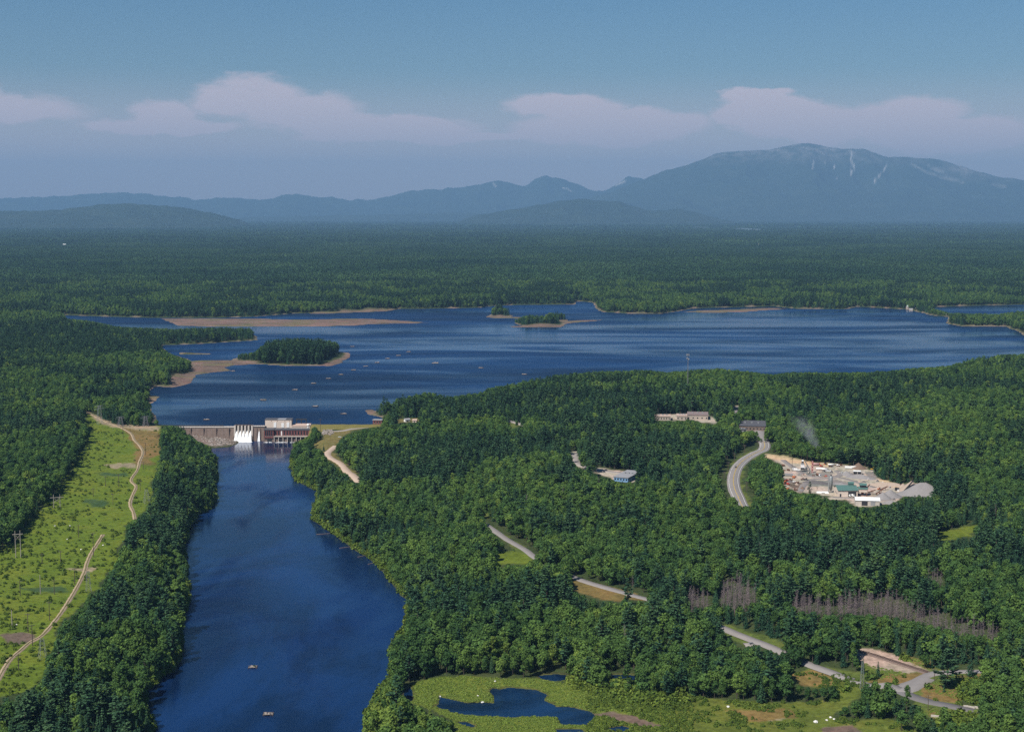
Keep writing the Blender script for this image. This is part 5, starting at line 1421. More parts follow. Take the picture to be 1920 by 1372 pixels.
RP = [(1420, 826, 841, 'pole nearest the far bend of the highway'), (1396, 834, 849, 'pole on the outer verge of the highway near its top'), (1377, 849, 866, 'pole on the outer verge halfway along the curve'), (1365, 866, 884, 'pole at the leftmost point of the highway curve'),
      (1358, 884, 898, 'pole in the trees left of the highway curve'), (1400, 903, 921, 'pole inside the highway curve'), (1374, 790, 804, 'pole left of the dark-roofed building'), (1369, 771, 783, 'pole below the upper gravel gap'), (1597, 759, 770, 'farthest pole of the row crossing the hill'),
      (1553.6, 777, 788, 'second farthest pole of the row crossing the hill'), (1529.5, 787, 800, 'pole behind the smoke plume'), (1483, 806, 818, 'pole left of the smoke plume'), (1468, 812, 824, 'second pole left of the smoke plume'), (1388, 753, 764, 'pole at the highest gravel gap'),
      (1752, 1253, 1275, 'thin pole left of the big pine'), (1816, 1249, 1265, 'dark pole right of the big pine'), (1740, 1303, 1331, 'dark pole beside the wide paved spur'), (1485, 858, 883, 'tall pole inside the gravel yard'), (601, 785, 813, 'tall thin pole right of the powerhouse')]
for (u, a, b, lb) in RP: pole(u, a, b, 'wooden utility ' + lb if lb.startswith('pole') else lb + ', utility line', 'utility poles right of the river', None, 1, 1.15 if b < 1000 else .85)
p = at(1289, 735); h = height_for(p, 663)
mt = root('radio_mast', p, facing(p), 'slender lattice radio mast with white dishes rising above the treetops', 'mast')
for k in range(3):
    a = 2.094 * k; MB().beam((.45 * math.cos(a), .45 * math.sin(a), -1), (.45 * math.cos(a), .45 * math.sin(a), h), .26).build('leg', M_STEEL, mt)
br = MB()
for z in np.arange(0, h - 1, 1.0):
    for k in range(3):
        a, b = 2.094 * k, 2.094 * (k + 1); br.beam((.45 * math.cos(a), .45 * math.sin(a), z), (.45 * math.cos(b), .45 * math.sin(b), z + 1.0), .12)
br.build('bracing', M_STEEL, mt)
for k in range(6):
    a = 1.047 * k + .3; rr = 1.3 + .4 * (k % 2)
    an = MB().box(rr * math.cos(a) - .22, rr * math.cos(a) + .22, rr * math.sin(a) - .22, rr * math.sin(a) + .22, h - 2.4, h - .4).build('antenna', M_LGREY, mt)
    MB().beam((0, 0, h - 1.7), (rr * math.cos(a), rr * math.sin(a), h - 1.7), .15).build('bracket', M_STEEL, an)
for zz, sx_ in ((h - 5.2, -1), (h - 6.2, 1)): MB().tube((sx_ * .9, -.6, zz), (sx_ * .9, -1.1, zz), .8, .65, 12).build('dish', M_LGREY, mt)

# ------------------------------------------------------------------ buildings in the woods
def flat_building(u0, u1, v, w_depth, h, label, wall, roofm, wins=0, yaw=0.0, z_add=0.0, canopy=None):
    a, b = at(u0, v), at(u1, v); c_ = (a + b) / 2; w = (b - a).length / 2
    o = root('building', (c_.x, c_.y, c_.z + z_add), facing(c_) + yaw, label, 'building')
    MB().box(-w, w, 0, w_depth, -2, h).build('wall', wall, o)
    r_ = MB().box(-w - .4, w + .4, -.4, w_depth + .4, h + .005, h + .4).build('roof', roofm, o)
    for k in range(3): MB().box(-w * .6 + k * w * .5, -w * .6 + k * w * .5 + 1.6, w_depth * .5, w_depth * .5 + 1.4, h + .41, h + 1.3).build('roof_unit', M_GALV, r_)
    for k in range(wins):
        xx = -w + 1.2 + k * (2 * w - 2.4) / max(1, wins - 1)
        MB().box(xx - .6, xx + .6, -.06, .1, 1.2, 2.4).build('window', M_GLASS, o)
    return o
flat_building(1228, 1257, 788, 14, 3.6, 'long low beige flat-roofed building in the woods below the mast', M_TAN, M_ROOFT, 6)
flat_building(1269, 1288, 788, 15, 3.8, 'narrow beige building between the two flat roofs below the mast', M_TAN, M_ROOFT, 3, z_add=.2)
flat_building(1289, 1327, 787, 22, 4.4, 'wide brown-roofed building beside the pale gravel lot', M_TAN, mat('brown_roofing', (.22, .165, .155), .85, .2, .3), 5)
flat_building(1386, 1434, 807, 34, 4.0, 'large dark flat-roofed building with white roof units beside the highway', M_CONC, M_ROOFD, 8)
flat_building(1380, 1399, 812, 6, 3.0, 'low grey shed in front of the dark flat roof', M_LGREY, M_ROOFD, 3)
b_ = flat_building(1150, 1178, 903, 30, 3.2, 'blue-walled building with a wide grey roof in the woods', M_BLUE, M_LGREY, 5, -.35)
def house(u, v, w, d, h, rise, label, wall, roofm, yaw=0.0, name='house', dz=0.0):
    p = at(u, v)
    o = root(name, (p.x, p.y, p.z + dz), facing(p) + yaw, label, 'house')
    wl = MB().box(-w / 2, w / 2, -d / 2, d / 2, -1.5, h)
    wl.add([(-w / 2, -d / 2, h), (-w / 2, d / 2, h), (-w / 2, 0, h + rise)], [(0, 1, 2)]); wl.add([(w / 2, -d / 2, h), (w / 2, d / 2, h), (w / 2, 0, h + rise)], [(2, 1, 0)])
    wl.build('wall', wall, o)
    MB().gable(-w / 2, w / 2, -d / 2, d / 2, h + .02, h + rise + .02).build('roof', roofm, o)
    MB().box(-.5, .5, -d / 2 - .06, -d / 2 + .1, 0, 2.1).build('door', M_DARKM, o)
    for xx in (-w * .3, w * .3): MB().box(xx - .6, xx + .6, -d / 2 - .06, -d / 2 + .1, 1, 2.1).build('window', M_GLASS, o)
    return o
house(763, 790, 5, 4, 2.0, 1.1, 'small white cottage on the clearing behind the gatehouse', M_WHITE, M_LGREY, .4)
house(778, 791, 4, 3.4, 1.8, 1.0, 'tiny pale shed right of the white cottage behind the gatehouse', M_BEIGE, M_ROOFT, -.3)
house(205, 582, 20, 9, 6.0, 2.6, 'pale building peeking out of the forest on the far left shore', M_WHITE, mat('pale_green_roof', (.45, .55, .50), .7, .1, .3))
house(121, 464, 16, 10, 16, 4, 'distant white building in the forest on the far left', M_WHITE, M_WHITE)
house(1705, 579, 12, 8, 5, 2.5, 'pale house at the far end of the causeway', M_TAN, mat('pale_green_roof', (.45, .55, .50), .7, .1, .3), .5)
house(1708, 583, 7, 6, 3.5, 2, 'small pale shed below the house on the causeway', M_BEIGE, M_LGREY)
road([(1716, 577), (1735, 581), (1760, 586), (1780, 590)], 4.0, M_GRAVELR, 'pale road on the causeway between the two parts of the lake')
def prism_px(px, z, m, name, label):
    v = [(*[float(q) for q in unproject(u, vv, z)], z) for u, vv in px]
    return tag(link(name, new_mesh(name, v, [tuple(range(len(v)))], m)), label, kind='structure')
road([(1419, 453), (1421, 458), (1423, 464)], 3, M_GRAVELR, 'distant pale clearing road far off in the forest plain', lift=14.0)

# ------------------------------------------------------------------ gravel yard
def mound(u, v, w, d, h, m, label, group='stockpiles in the gravel yard', seed=0, ridge=0.0):
    p = at(u, v); r = random.Random(seed)
    o = root('stockpile', p, facing(p) + r.uniform(-.4, .4), label, 'stockpile', group)
    k = MB(); nr, na = 6, 18
    for i in range(nr + 1):
        t = i / nr
        for j in range(na):
            a = 6.28319 * j / na; q = (1 - t) * r.uniform(.93, 1.07)
            k.v.append((math.cos(a) * q * w / 2 + ridge * (1 if math.cos(a) > 0 else -1) * (.5 + .5 * t), math.sin(a) * q * d / 2, -.5 + (h + .5) * (t ** 1.05) * r.uniform(.96, 1.03)))
    for i in range(nr):
        for j in range(na): k.f.append((i * na + j, i * na + (j + 1) % na, (i + 1) * na + (j + 1) % na, (i + 1) * na + j))
    k.f.append(tuple(nr * na + j for j in range(na)))
    k.build('heap', m, o, True)
CZ = lambda x, y: (1560 + x / 9.143, 840 + y / 9.143)     # coordinates of two enlarged views of the yard
BZ = lambda x, y: (1430 + x / 11.294, 840 + y / 11.294)
def M_(f, x, y): return f(x, y)
mound(*CZ(870, 862), 15, 13, 4.6, M_PILE_G, 'grey cone of crushed stone in front of the conveyor', seed=1)
mound(*CZ(1000, 838), 19, 16, 5.6, M_PILE_G, 'larger grey stone cone behind the front one', seed=2)
mound(*CZ(450, 345), 15, 14, 4.6, M_PILE_B, 'dark brown earth pile at the back of the yard', seed=3)
mound(*CZ(1215, 712), 12, 12, 4.8, M_PILE_T, 'small tan gravel cone left of the big stacker', seed=4)
mound(*CZ(1355, 745), 22, 18, 8.0, M_PILE_T, 'tall tan gravel cone under the big stacker', seed=5)
mound(*CZ(1560, 790), 36, 26, 8.6, M_PILE_G, 'huge grey gravel pile at the right end of the yard', seed=6, ridge=2)
mound(*CZ(1690, 770), 24, 20, 5.4, M_PILE_G, 'low grey heap at the far right corner of the yard', seed=7)
mound(*CZ(480, 508), 26, 12, 2.6, M_PILE_G, 'flat grey stone heap in front of the storage bins', seed=8, ridge=2)
mound(*CZ(255, 455), 13, 11, 2.8, M_PILE_G, 'small grey heap left of the storage bins', seed=9)
mound(*CZ(960, 640), 40, 10, 2.4, M_PILE_T, 'long low tan gravel bank along the right edge', seed=10, ridge=4)
mound(*BZ(1110, 735), 26, 10, 1.7, M_PILE_D, 'low dark heap in the middle of the turning circle', seed=11, ridge=2)
mound(*BZ(1380, 480), 9, 7, 1.7, M_PILE_D, 'dark small heap by the white tanks', seed=12)
mound(*BZ(1640, 760), 18, 9, 1.2, M_PILE_G, 'low grey spread behind the green-roofed hall', seed=13)
mound(*CZ(1010, 950), 16, 9, 2.6, M_PILE_G, 'grey gravel ramp right of the white shed', seed=14)
mound(*CZ(290, 330), 9, 8, 1.8, M_PILE_B, 'little brown mound by the back forest edge', seed=15)
YS = dict(mixer_truck=.62, box_trailer=.55, storage_tank=.55, crusher=.65, screen_plant=.6, wheel_loader=.55, excavator=.5, asphalt_tower=.6, steel_frame=.6, machinery=.6, tanker_truck=.55, storage_bins=.66)
def yard_obj(f, x, y, name, label, cat, yaw=0.0, group=None):
    p = at(*f(x, y)); return root(name, p, facing(p) + yaw, label, cat, group, YS.get(name, 1.0))
def wheels(o, xs, y, r, w=.35, m=None):
    for xx in xs:
        for s in (-1, 1):
            wh = MB().tube((xx, s * y - w / 2, r), (xx, s * y + w / 2, r), r, n=10).build('wheel', M_TYRE, o)
            MB().tube((xx, s * y - w / 2 - .02, r), (xx, s * y + w / 2 + .02, r), r * .5, n=8).build('rim', M_GALV, wh)
def mixer(x, y, yaw, label):
    o = yard_obj(CZ, x, y, 'mixer_truck', label, 'truck', yaw, 'white mixer trucks at the green-roofed hall')
    wheels(o, (-2.8, -1.5, 2.6), 1.05, .52)
    MB().box(-4.1, 3.8, -.5, .5, .75, 1.05).build('chassis', M_DARKM, o)
    c_ = MB().hexa([(1.9, -1.15, 1.06), (3.9, -1.15, 1.06), (3.9, 1.15, 1.06), (1.9, 1.15, 1.06)], [(1.9, -1.1, 2.9), (3.5, -1.1, 2.9), (3.5, 1.1, 2.9), (1.9, 1.1, 2.9)]).build('cab', M_WHITE, o)
    MB().hexa([(3.75, -.95, 1.95), (3.85, -.95, 1.9), (3.85, .95, 1.9), (3.75, .95, 1.95)], [(3.5, -.95, 2.75), (3.62, -.95, 2.7), (3.62, .95, 2.7), (3.5, .95, 2.75)]).build('windscreen', M_GLASS, c_)
    MB().tube((1.5, 0, 2.0), (.3, 0, 2.25), .7, 1.25, 14).tube((.3, 0, 2.25), (-2.2, 0, 2.75), 1.25, 1.15, 14).tube((-2.2, 0, 2.75), (-4.0, 0, 3.2), 1.15, .5, 14).build('drum', M_WHITE, o, True)
    MB().beam((-4.0, 0, 3.0), (-4.6, 0, 1.6), .5, .12).build('chute', M_STEEL, o)
mixer(225, 822, -.9, 'left white concrete mixer truck before the green-roofed hall'); mixer(285, 828, -.9, 'middle white concrete mixer truck before the green-roofed hall'); mixer(345, 832, -.9, 'right white concrete mixer truck before the green-roofed hall')
# green-roofed hall
o = yard_obj(CZ, 110, 832, 'workshop', 'beige hall with a green metal roof and roof monitor in the gravel yard', 'building', .22)
Wd, Dp, Hh = 13.5, 15, 4.6
wl = MB().box(0, Wd, 0, Dp, -1, Hh)
wl.add([(0, 0, Hh), (0, Dp, Hh), (0, Dp / 2, Hh + 2.2)], [(0, 1, 2)]); wl.add([(Wd, 0, Hh), (Wd, Dp, Hh), (Wd, Dp / 2, Hh + 2.2)], [(2, 1, 0)])
wl.build('wall', M_BEIGE, o)
r_ = MB().gable(0, Wd, 0, Dp, Hh + .02, Hh + 2.22, .6).build('roof', M_GREENR, o)
MB().box(Wd - 5, Wd - 1.4, Dp / 2 - 1.4, Dp / 2 + 1.4, Hh + 1.8, Hh + 4.0).gable(Wd - 5, Wd - 1.4, Dp / 2 - 1.4, Dp / 2 + 1.4, Hh + 4.01, Hh + 4.7, .3, .12).build('roof_monitor', M_GREENR, r_)
MB().box(6.8, 12.6, -.08, .2, -.5, 3.8).build('doorway', M_DARKM, o)
MB().box(.9, 2.0, -.08, .2, -.2, 2.1).build('door', M_DARKM, o)
for yy in (4.5, 9.5): MB().box(-.08, .2, yy, yy + 1.2, 1.2, 2.3).build('window', M_GLASS, o)
# silo column
o = yard_obj(BZ, 1440, 935, 'cement_silo', 'tall pale grey cement silo left of the green-roofed hall', 'silo')
MB().lathe([(1.2, 2.4), (1.25, 11.2), (.7, 12.0)], 14).build('shell', M_GALV, o, True)
MB().lathe([(.4, 1.2), (1.2, 2.42)], 12).build('hopper', M_GALV, o)
for k in range(4):
    a = .785 + 1.571 * k; MB().beam((1.35 * math.cos(a), 1.35 * math.sin(a), -1), (1.35 * math.cos(a), 1.35 * math.sin(a), 3), .22).build('leg', M_STEEL, o)
MB().box(-1.9, -1.3, -.3, .3, 0, 12.8).build('elevator', M_GALV, o)
MB().box(-.5, .5, -.5, .5, 12.01, 13).build('filter', M_DARKM, o)
# white shed
o = yard_obj(CZ, 610, 985, 'storage_shed', 'long shed with a bright white roof at the front of the yard', 'building', .10)
wl = MB().box(-8, 8, 0, 9, -1, 3.6); wl.build('wall', M_CONC_L, o)
MB().gable(-8, 8, 0, 9, 3.62, 5.0, .4, .15).build('roof', M_WHITE, o)
MB().box(-4, 0, -.07, .2, -.5, 3).build('doorway', M_DARKM, o); MB().box(2, 5, -.07, .2, -.5, 2.9).build('roller_door', M_LGREY, o)
# aggregate plant with green roof
o = yard_obj(CZ, 520, 805, 'batch_plant', 'small two-level plant house with green roofs right of the hall', 'building', .15)
MB().box(-3, 3, -2.5, 2.5, 2.6, 5.0).build('wall', M_BEIGE, o)
MB().gable(-3, 3, -2.5, 2.5, 5.02, 6.2, .4, .15).build('roof', M_GREENR, o)
MB().box(-1.8, 2.4, -1.6, 2.4, 5.6, 7.6).build('head_house', M_DARKM, o)
MB().gable(-1.8, 2.4, -1.6, 2.4, 7.61, 8.5, .4, .15).build('upper_roof', M_GREENR, o)
for xx in (-2.7, 2.7):
    for yy in (-2.2, 2.2): MB().beam((xx, yy, -1), (xx, yy, 2.6), .3).build('leg', M_RUST, o)
MB().lathe([(.5, .9), (1.6, 2.6)], 8).build('hopper', M_RUST, o)
def conveyor(f, x0, y0, x1, y1, zlift, label, m=None, w=.9):
    a, b = at(*f(x0, y0)), at(*f(x1, y1)); d = b - a; L = Vector((d.x, d.y, 0)).length
    o = root('conveyor', a, math.atan2(d.y, d.x), label, 'conveyor', 'conveyors in the gravel yard')
    z0, z1 = .8, zlift
    for s in (-1, 1): MB().beam((0, s * w / 2, z0), (L, s * w / 2, z1), .16, .55).build('side_truss', m or M_RUST, o)
    MB().beam((-.4, 0, z0 + .15), (L + .3, 0, z1 + .15), w * .9, .1).build('belt', M_TYRE, o)
    for t in (.12, .6):
        for s in (-1, 1): MB().beam((L * t, s * w * .6, -.8), (L * (t + .05), s * w / 2, z0 + (z1 - z0) * t), .16).build('leg', m or M_RUST, o)
conveyor(CZ, 625, 772, 735, 800, 3.6, 'rusty conveyor leaving the small plant house'); conveyor(CZ, 750, 800, 895, 800, 5.2, 'rusty conveyor feeding the front grey cone'); conveyor(CZ, 1260, 722, 1165, 700, 3.6, 'short conveyor right of the dark crusher')
conveyor(CZ, 1225, 765, 1390, 762, 9.0, 'longest stacker conveyor leaning on the tan cone', M_DARKM, 1.2); conveyor(CZ, 560, 760, 640, 770, 6.4, 'steep conveyor up to the green plant house', M_RUST); conveyor(CZ, 850, 720, 950, 715, 2.6, 'flat conveyor on open gravel behind the grey cones')
conveyor(BZ, 1000, 480, 895, 480, 7.6, 'pale inclined conveyor of the red asphalt plant', M_GALV, 1.2)
# crusher and screens
def machine(f, x, y, yaw, label, body, name='crusher', s=1.0, group='machines in the gravel yard'):
    o = yard_obj(f, x, y, name, label, 'machine', yaw, group); o.scale = (s * .65,) * 3
    for yy in (-1.1, 1.1): MB().box(-2.6, 2.6, yy - .3, yy + .3, 0, .8).build('track', M_TYRE, o)
    MB().box(-2.8, 2.4, -.95, .95, .81, 2.2).build('body', body, o)
    MB().hexa([(-2.2, -.9, 2.21), (-.4, -.9, 2.21), (-.4, .9, 2.21), (-2.2, .9, 2.21)], [(-2.9, -1.4, 3.3), (.3, -1.4, 3.3), (.3, 1.4, 3.3), (-2.9, 1.4, 3.3)]).build('hopper', body, o)
    MB().box(.7, 2.0, -.8, .8, 2.21, 2.9).build('engine', M_DARKM, o)
    MB().beam((2.2, 0, 1.2), (4.8, 0, 3.0), .8, .3).build('belt', M_TYRE, o)
machine(CZ, 1120, 722, .2, 'dark jaw crusher beside the tan cones', M_DARKM); machine(CZ, 1150, 748, 0, 'white control trailer frame before the dark crusher', M_WHITE, 'screen_plant', .7)
machine(CZ, 840, 800, -.3, 'rusty screen plant behind the front grey cone', M_RUST, 'screen_plant', .8)
def loader(f, x, y, yaw, label, body, s=1.0):
    o = yard_obj(f, x, y, 'wheel_loader', label, 'loader', yaw, 'wheel loaders in the gravel yard'); o.scale = (s * .55,) * 3
    wheels(o, (-1.5, 1.4), 1.1, .8, .6)
    MB().box(-3, -.2, -.9, .9, 1.0, 2.2).build('engine_hood', body, o)
    c_ = MB().hexa([(-.6, -.75, 1.6), (1.0, -.75, 1.6), (1.0, .75, 1.6), (-.6, .75, 1.6)], [(-.5, -.65, 3.3), (.7, -.65, 3.3), (.7, .65, 3.3), (-.5, .65, 3.3)]).build('cab', M_GLASS, o)
    MB().box(-.7, .9, -.8, .8, 3.31, 3.45).build('roof', body, c_)
    MB().beam((.6, .5, 1.5), (3.2, .5, .9), .25, .4).beam((.6, -.5, 1.5), (3.2, -.5, .9), .25, .4).build('lift_arm', body, o)
    MB().hexa([(3.0, -1.4, .25), (4.2, -1.4, .2), (4.2, 1.4, .2), (3.0, 1.4, .25)], [(3.0, -1.4, 1.4), (3.3, -1.4, 1.4), (3.3, 1.4, 1.4), (3.0, 1.4, 1.4)]).build('bucket', M_STEEL, o)
loader(CZ, 815, 715, .5, 'rust-coloured wheel loader on the open gravel near the tan bank', M_ORANGE); loader(BZ, 852, 680, .2, 'dark orange wheel loader, left of the pair by the red machinery', M_RUST); loader(BZ, 925, 683, -.4, 'dark wheel loader, right of the pair by the red machinery', M_DARKM)
o = yard_obj(CZ, 690, 372, 'excavator', 'yellow excavator with raised arm at the forest edge of the yard', 'excavator', .4)
for yy in (-1.1, 1.1): MB().box(-2, 2, yy - .3, yy + .3, 0, .9).build('track', M_TYRE, o)
MB().box(-2.4, 1.2, -1.2, 1.2, 1.0, 2.1).build('body', M_YELLOW, o)
MB().box(-.2, 1.3, .2, 1.2, 2.11, 3.4).build('cab', M_GLASS, o)
bo = MB().beam((1.0, -.3, 1.8), (2.6, -.3, 5.6), .5, .7).build('boom', M_YELLOW, o)
MB().beam((2.6, -.3, 5.6), (1.6, -.3, 8.0), .4, .5).build('arm', M_YELLOW, o)
MB().hexa([(1.0, -.9, 7.6), (1.9, -.9, 7.6), (1.9, .3, 7.6), (1.0, .3, 7.6)], [(1.2, -.9, 8.8), (1.6, -.9, 8.8), (1.6, .3, 8.8), (1.2, .3, 8.8)]).build('bucket', M_DARKM, o)
def trailer(f, x, y, yaw, L, label, m=None, h=2.6, w=2.5):
    o = yard_obj(f, x, y, 'box_trailer', label, 'trailer', yaw, 'trailers in the gravel yard')
    wheels(o, (-L * .35, -L * .2), w * .42, .5)
    MB().box(-L / 2, L / 2, -w / 2, w / 2, 1.05, 1.05 + h).build('box', m or M_WHITE, o)
    MB().box(-L / 2, L / 2, -.4, .4, .8, 1.04).build('frame', M_DARKM, o)
    MB().beam((L * .35, .6, 0), (L * .35, .6, 1.0), .16).beam((L * .35, -.6, 0), (L * .35, -.6, 1.0), .16).build('landing_leg', M_DARKM, o)
    MB().box(-L / 2 - .04, -L / 2 + .05, -w * .4, w * .4, 1.3, .8 + h).build('door', M_LGREY, o)
trailer(CZ, 282, 352, 0, 10, 'white trailer, left of two at the back of the yard'); trailer(CZ, 400, 350, .05, 11, 'white trailer beside the brown earth pile'); trailer(BZ, 680, 478, 0, 7, 'white trailer by the tall pole'); trailer(BZ, 765, 485, .2, 4.5, 'short white trailer left of the asphalt plant', None, 1.6, 2)
trailer(BZ, 555, 590, .05, 11, 'pale grey trailer at the left forest edge', M_LGREY); trailer(BZ, 462, 762, 1.2, 9, 'orange container trailer among the red machinery', M_ORANGE, 3.4); trailer(BZ, 1395, 498, .05, 9, 'low white flat trailer on the open gravel', None, .8)
def tank(f, x, y, yaw, L, r, label, m=None):
    o = yard_obj(f, x, y, 'storage_tank', label, 'tank', yaw, 'tanks in the gravel yard')
    MB().tube((-L / 2, 0, r + .7), (L / 2, 0, r + .7), r, n=14).tube((-L / 2 - .4, 0, r + .7), (-L / 2, 0, r + .7), r * .6, r, 14).tube((L / 2, 0, r + .7), (L / 2 + .4, 0, r + .7), r, r * .6, 14).build('shell', m or M_WHITE, o, True)
    for xx in (-L * .3, L * .3): MB().box(xx - .25, xx + .25, -r * .8, r * .8, -.5, .95).build('saddle', M_STEEL, o)
tank(BZ, 1205, 462, 0, 9, 1.4, 'long white tank right of the red frame'); tank(BZ, 1305, 470, 0, 7, 1.3, 'shorter white tank next to the dark heap'); tank(BZ, 1120, 375, 0, 9, 1.9, 'big rusty pink tank of the asphalt plant', mat('pinkish_steel', (.36, .22, .21), .7, .25, .6)); tank(BZ, 1440, 370, .1, 7, 1.1, 'white tank in the back row of scrap'); tank(BZ, 900, 455, .5, 6, 1.5, 'grey drum dryer of the asphalt plant', M_GALV)
# asphalt plant tower
o = yard_obj(BZ, 842, 490, 'asphalt_tower', 'white and dark stepped tower of the asphalt plant', 'tower')
for k, (w_, z0, z1, mm) in enumerate(((2.2, 2.6, 5.2, M_DARKM), (2.4, 5.21, 8.6, M_WHITE), (2.0, 8.61, 11.0, M_LGREY), (1.4, 11.01, 13.2, M_DARKM), (1.2, 13.21, 14.8, M_WHITE))): MB().box(-w_, w_, -w_, w_, z0, z1).build('stage', mm, o)
for xx in (-2, 2):
    for yy in (-2, 2): MB().beam((xx, yy, -1), (xx, yy, 2.6), .35).build('leg', M_DARKM, o)
MB().box(-2.5, 2.5, -2.5, 2.5, 7.0, 7.15).build('gallery', M_RED, o)
o = yard_obj(BZ, 1050, 520, 'steel_frame', 'tall red steel elevator frame of the asphalt plant', 'tower')
for xx in (-.9, .9):
    for yy in (-.9, .9): MB().beam((xx, yy, -1), (xx, yy, 15), .28).build('post', M_RED, o)
MB().box(-.6, .6, -.6, .6, 0, 15.5).build('elevator', mat('pinkish_steel', (.36, .22, .21)), o)
for z in (4, 8, 12): MB().box(-1.3, 1.3, -1.3, 1.3, z, z + .25).build('platform', M_RED, o)
def scrap(f, x, y, yaw, label, mm, seed):
    r = random.Random(seed)
    o = yard_obj(f, x, y, 'machinery', label, 'machine', yaw, 'old machinery in the gravel yard')
    MB().box(-2.2, 2.2, -.8, .8, .5, 1.1).build('frame', M_RUST, o)
    MB().box(-2, r.uniform(-.5, .6), -.9, .9, 1.11, r.uniform(2.0, 3.0)).build('housing', mm, o)
    MB().tube((.8, 0, 1.6), (2.2, 0, 1.6 + r.uniform(-.2, .8)), .55, .45, 10).build('drum', mm, o)
    MB().beam((1.6, .3, 1.1), (2.6, .3, r.uniform(2.6, 4.2)), .3).build('arm', M_RUST, o)
    wheels(o, (-1.5, 1.5), .85, .5)
REDS = [(540, 780, M_RED, 'bright red machine at the front of the red machinery'), (600, 690, M_RUST, 'rusty machine in the middle of the red machinery'), (660, 640, M_ORANGE, 'orange machine at the back of the red machinery'), (670, 735, M_WHITE, 'white and rusty machine among the red machinery'),
        (735, 745, M_RUST, 'rusty wreck at the right of the red machinery'), (520, 700, M_RED, 'dull red machine beside the orange container'), (415, 850, M_ORANGE, 'orange machine half hidden by trees at the left'), (535, 880, M_ORANGE, 'second orange machine half hidden by trees'), (700, 895, M_RUST, 'dark wreck beside the yard pine'),
        (1180, 350, M_RED, 'red machine behind the white tanks'), (1240, 395, M_RED, 'tall red machine in the back row'), (1330, 350, M_DARKM, 'dark machine in the back row'), (1430, 400, M_DARKM, 'dark flat machine before the white back tank'), (1530, 370, M_GALV, 'grey machine in the back row of scrap'),
        (1600, 385, M_WHITE, 'white machine near the end of the back row'), (1650, 375, M_RUST, 'rusty machine at the end of the back row'), (545, 480, M_RUST, 'dark wreck left of the white trailer and pole'), (440, 385, M_RUST, 'small rusty machine at the left end of the sand bank')]
for k, (x, y, mm, lb) in enumerate(REDS): scrap(BZ, x, y, random.uniform(-1, 1), lb, mm, k)
def lorry(f, x, y, yaw, label, tankm):
    o = yard_obj(f, x, y, 'tanker_truck', label, 'truck', yaw)
    wheels(o, (-4.6, -3.4, 1.6, 4.4), 1.0, .52)
    MB().box(-5.6, 5.0, -.5, .5, .8, 1.05).build('chassis', M_DARKM, o)
    MB().tube((-5.4, 0, 2.2), (2.4, 0, 2.2), 1.1, n=12).build('tank', tankm, o, True)
    c_ = MB().hexa([(3.0, -1.2, 1.06), (5.6, -1.2, 1.06), (5.6, 1.2, 1.06), (3.0, 1.2, 1.06)], [(3.0, -1.1, 3.3), (4.7, -1.1, 3.3), (4.7, 1.1, 3.3), (3.0, 1.1, 3.3)]).build('cab', M_WHITE, o)
    MB().hexa([(5.42, -.9, 2.0), (5.52, -.9, 2.0), (5.52, .9, 2.0), (5.42, .9, 2.0)], [(4.75, -.9, 3.15), (4.86, -.9, 3.15), (4.86, .9, 3.15), (4.75, .9, 3.15)]).build('windscreen', M_GLASS, c_)
lorry(BZ, 1180, 590, -1.05, 'tanker truck with white cab parked on the open gravel', M_RUST)
def car(p, yaw, label, paint, group=None):
    o = root('car', p, yaw, label, 'car', group, .7)
    wheels(o, (-1.35, 1.35), .78, .34, .22)
    MB().hexa([(-2.2, -.88, .3), (2.2, -.88, .3), (2.2, .88, .3), (-2.2, .88, .3)], [(-2.15, -.85, .98), (2.0, -.85, .88), (2.0, .85, .88), (-2.15, .85, .98)]).build('body', paint, o)
    c_ = MB().hexa([(-1.7, -.78, .97), (1.0, -.78, .92), (1.0, .78, .92), (-1.7, .78, .97)], [(-1.4, -.62, 1.5), (.3, -.62, 1.5), (.3, .62, 1.5), (-1.4, .62, 1.5)]).build('cabin', M_GLASS, o)
    MB().box(-1.38, .28, -.61, .61, 1.503, 1.56).build('roof', paint, c_)
    for s in (-.6, .6): MB().box(2.0, 2.1, s - .18, s + .18, .62, .78).build('headlight', M_WHITE, o)
q = at(*CZ(182, 425)); car(q, .5, 'small white car parked left of the storage bins', M_WHITE)
q = at(*CZ(235, 420)); car(q, 1.2, 'second pale car close to the storage bins', M_LGREY)
q = at(1379.5, 877); car((q.x, q.y, q.z + .45), math.atan2(40, 12), 'dark car driving on the curve of the highway', M_DARKM)
q = at(637, 820); car((q.x, q.y, q.z + .1), .2, 'white car parked below the grassy embankment', M_WHITE)
q = at(1358, 803); car(q, .2, 'white vehicle in the trees left of the dark-roofed building', M_WHITE)
q = at(1409, 1208); car((q.x, q.y, q.z + .2), .6, 'pale car parked by the country road turnout', M_LGREY)
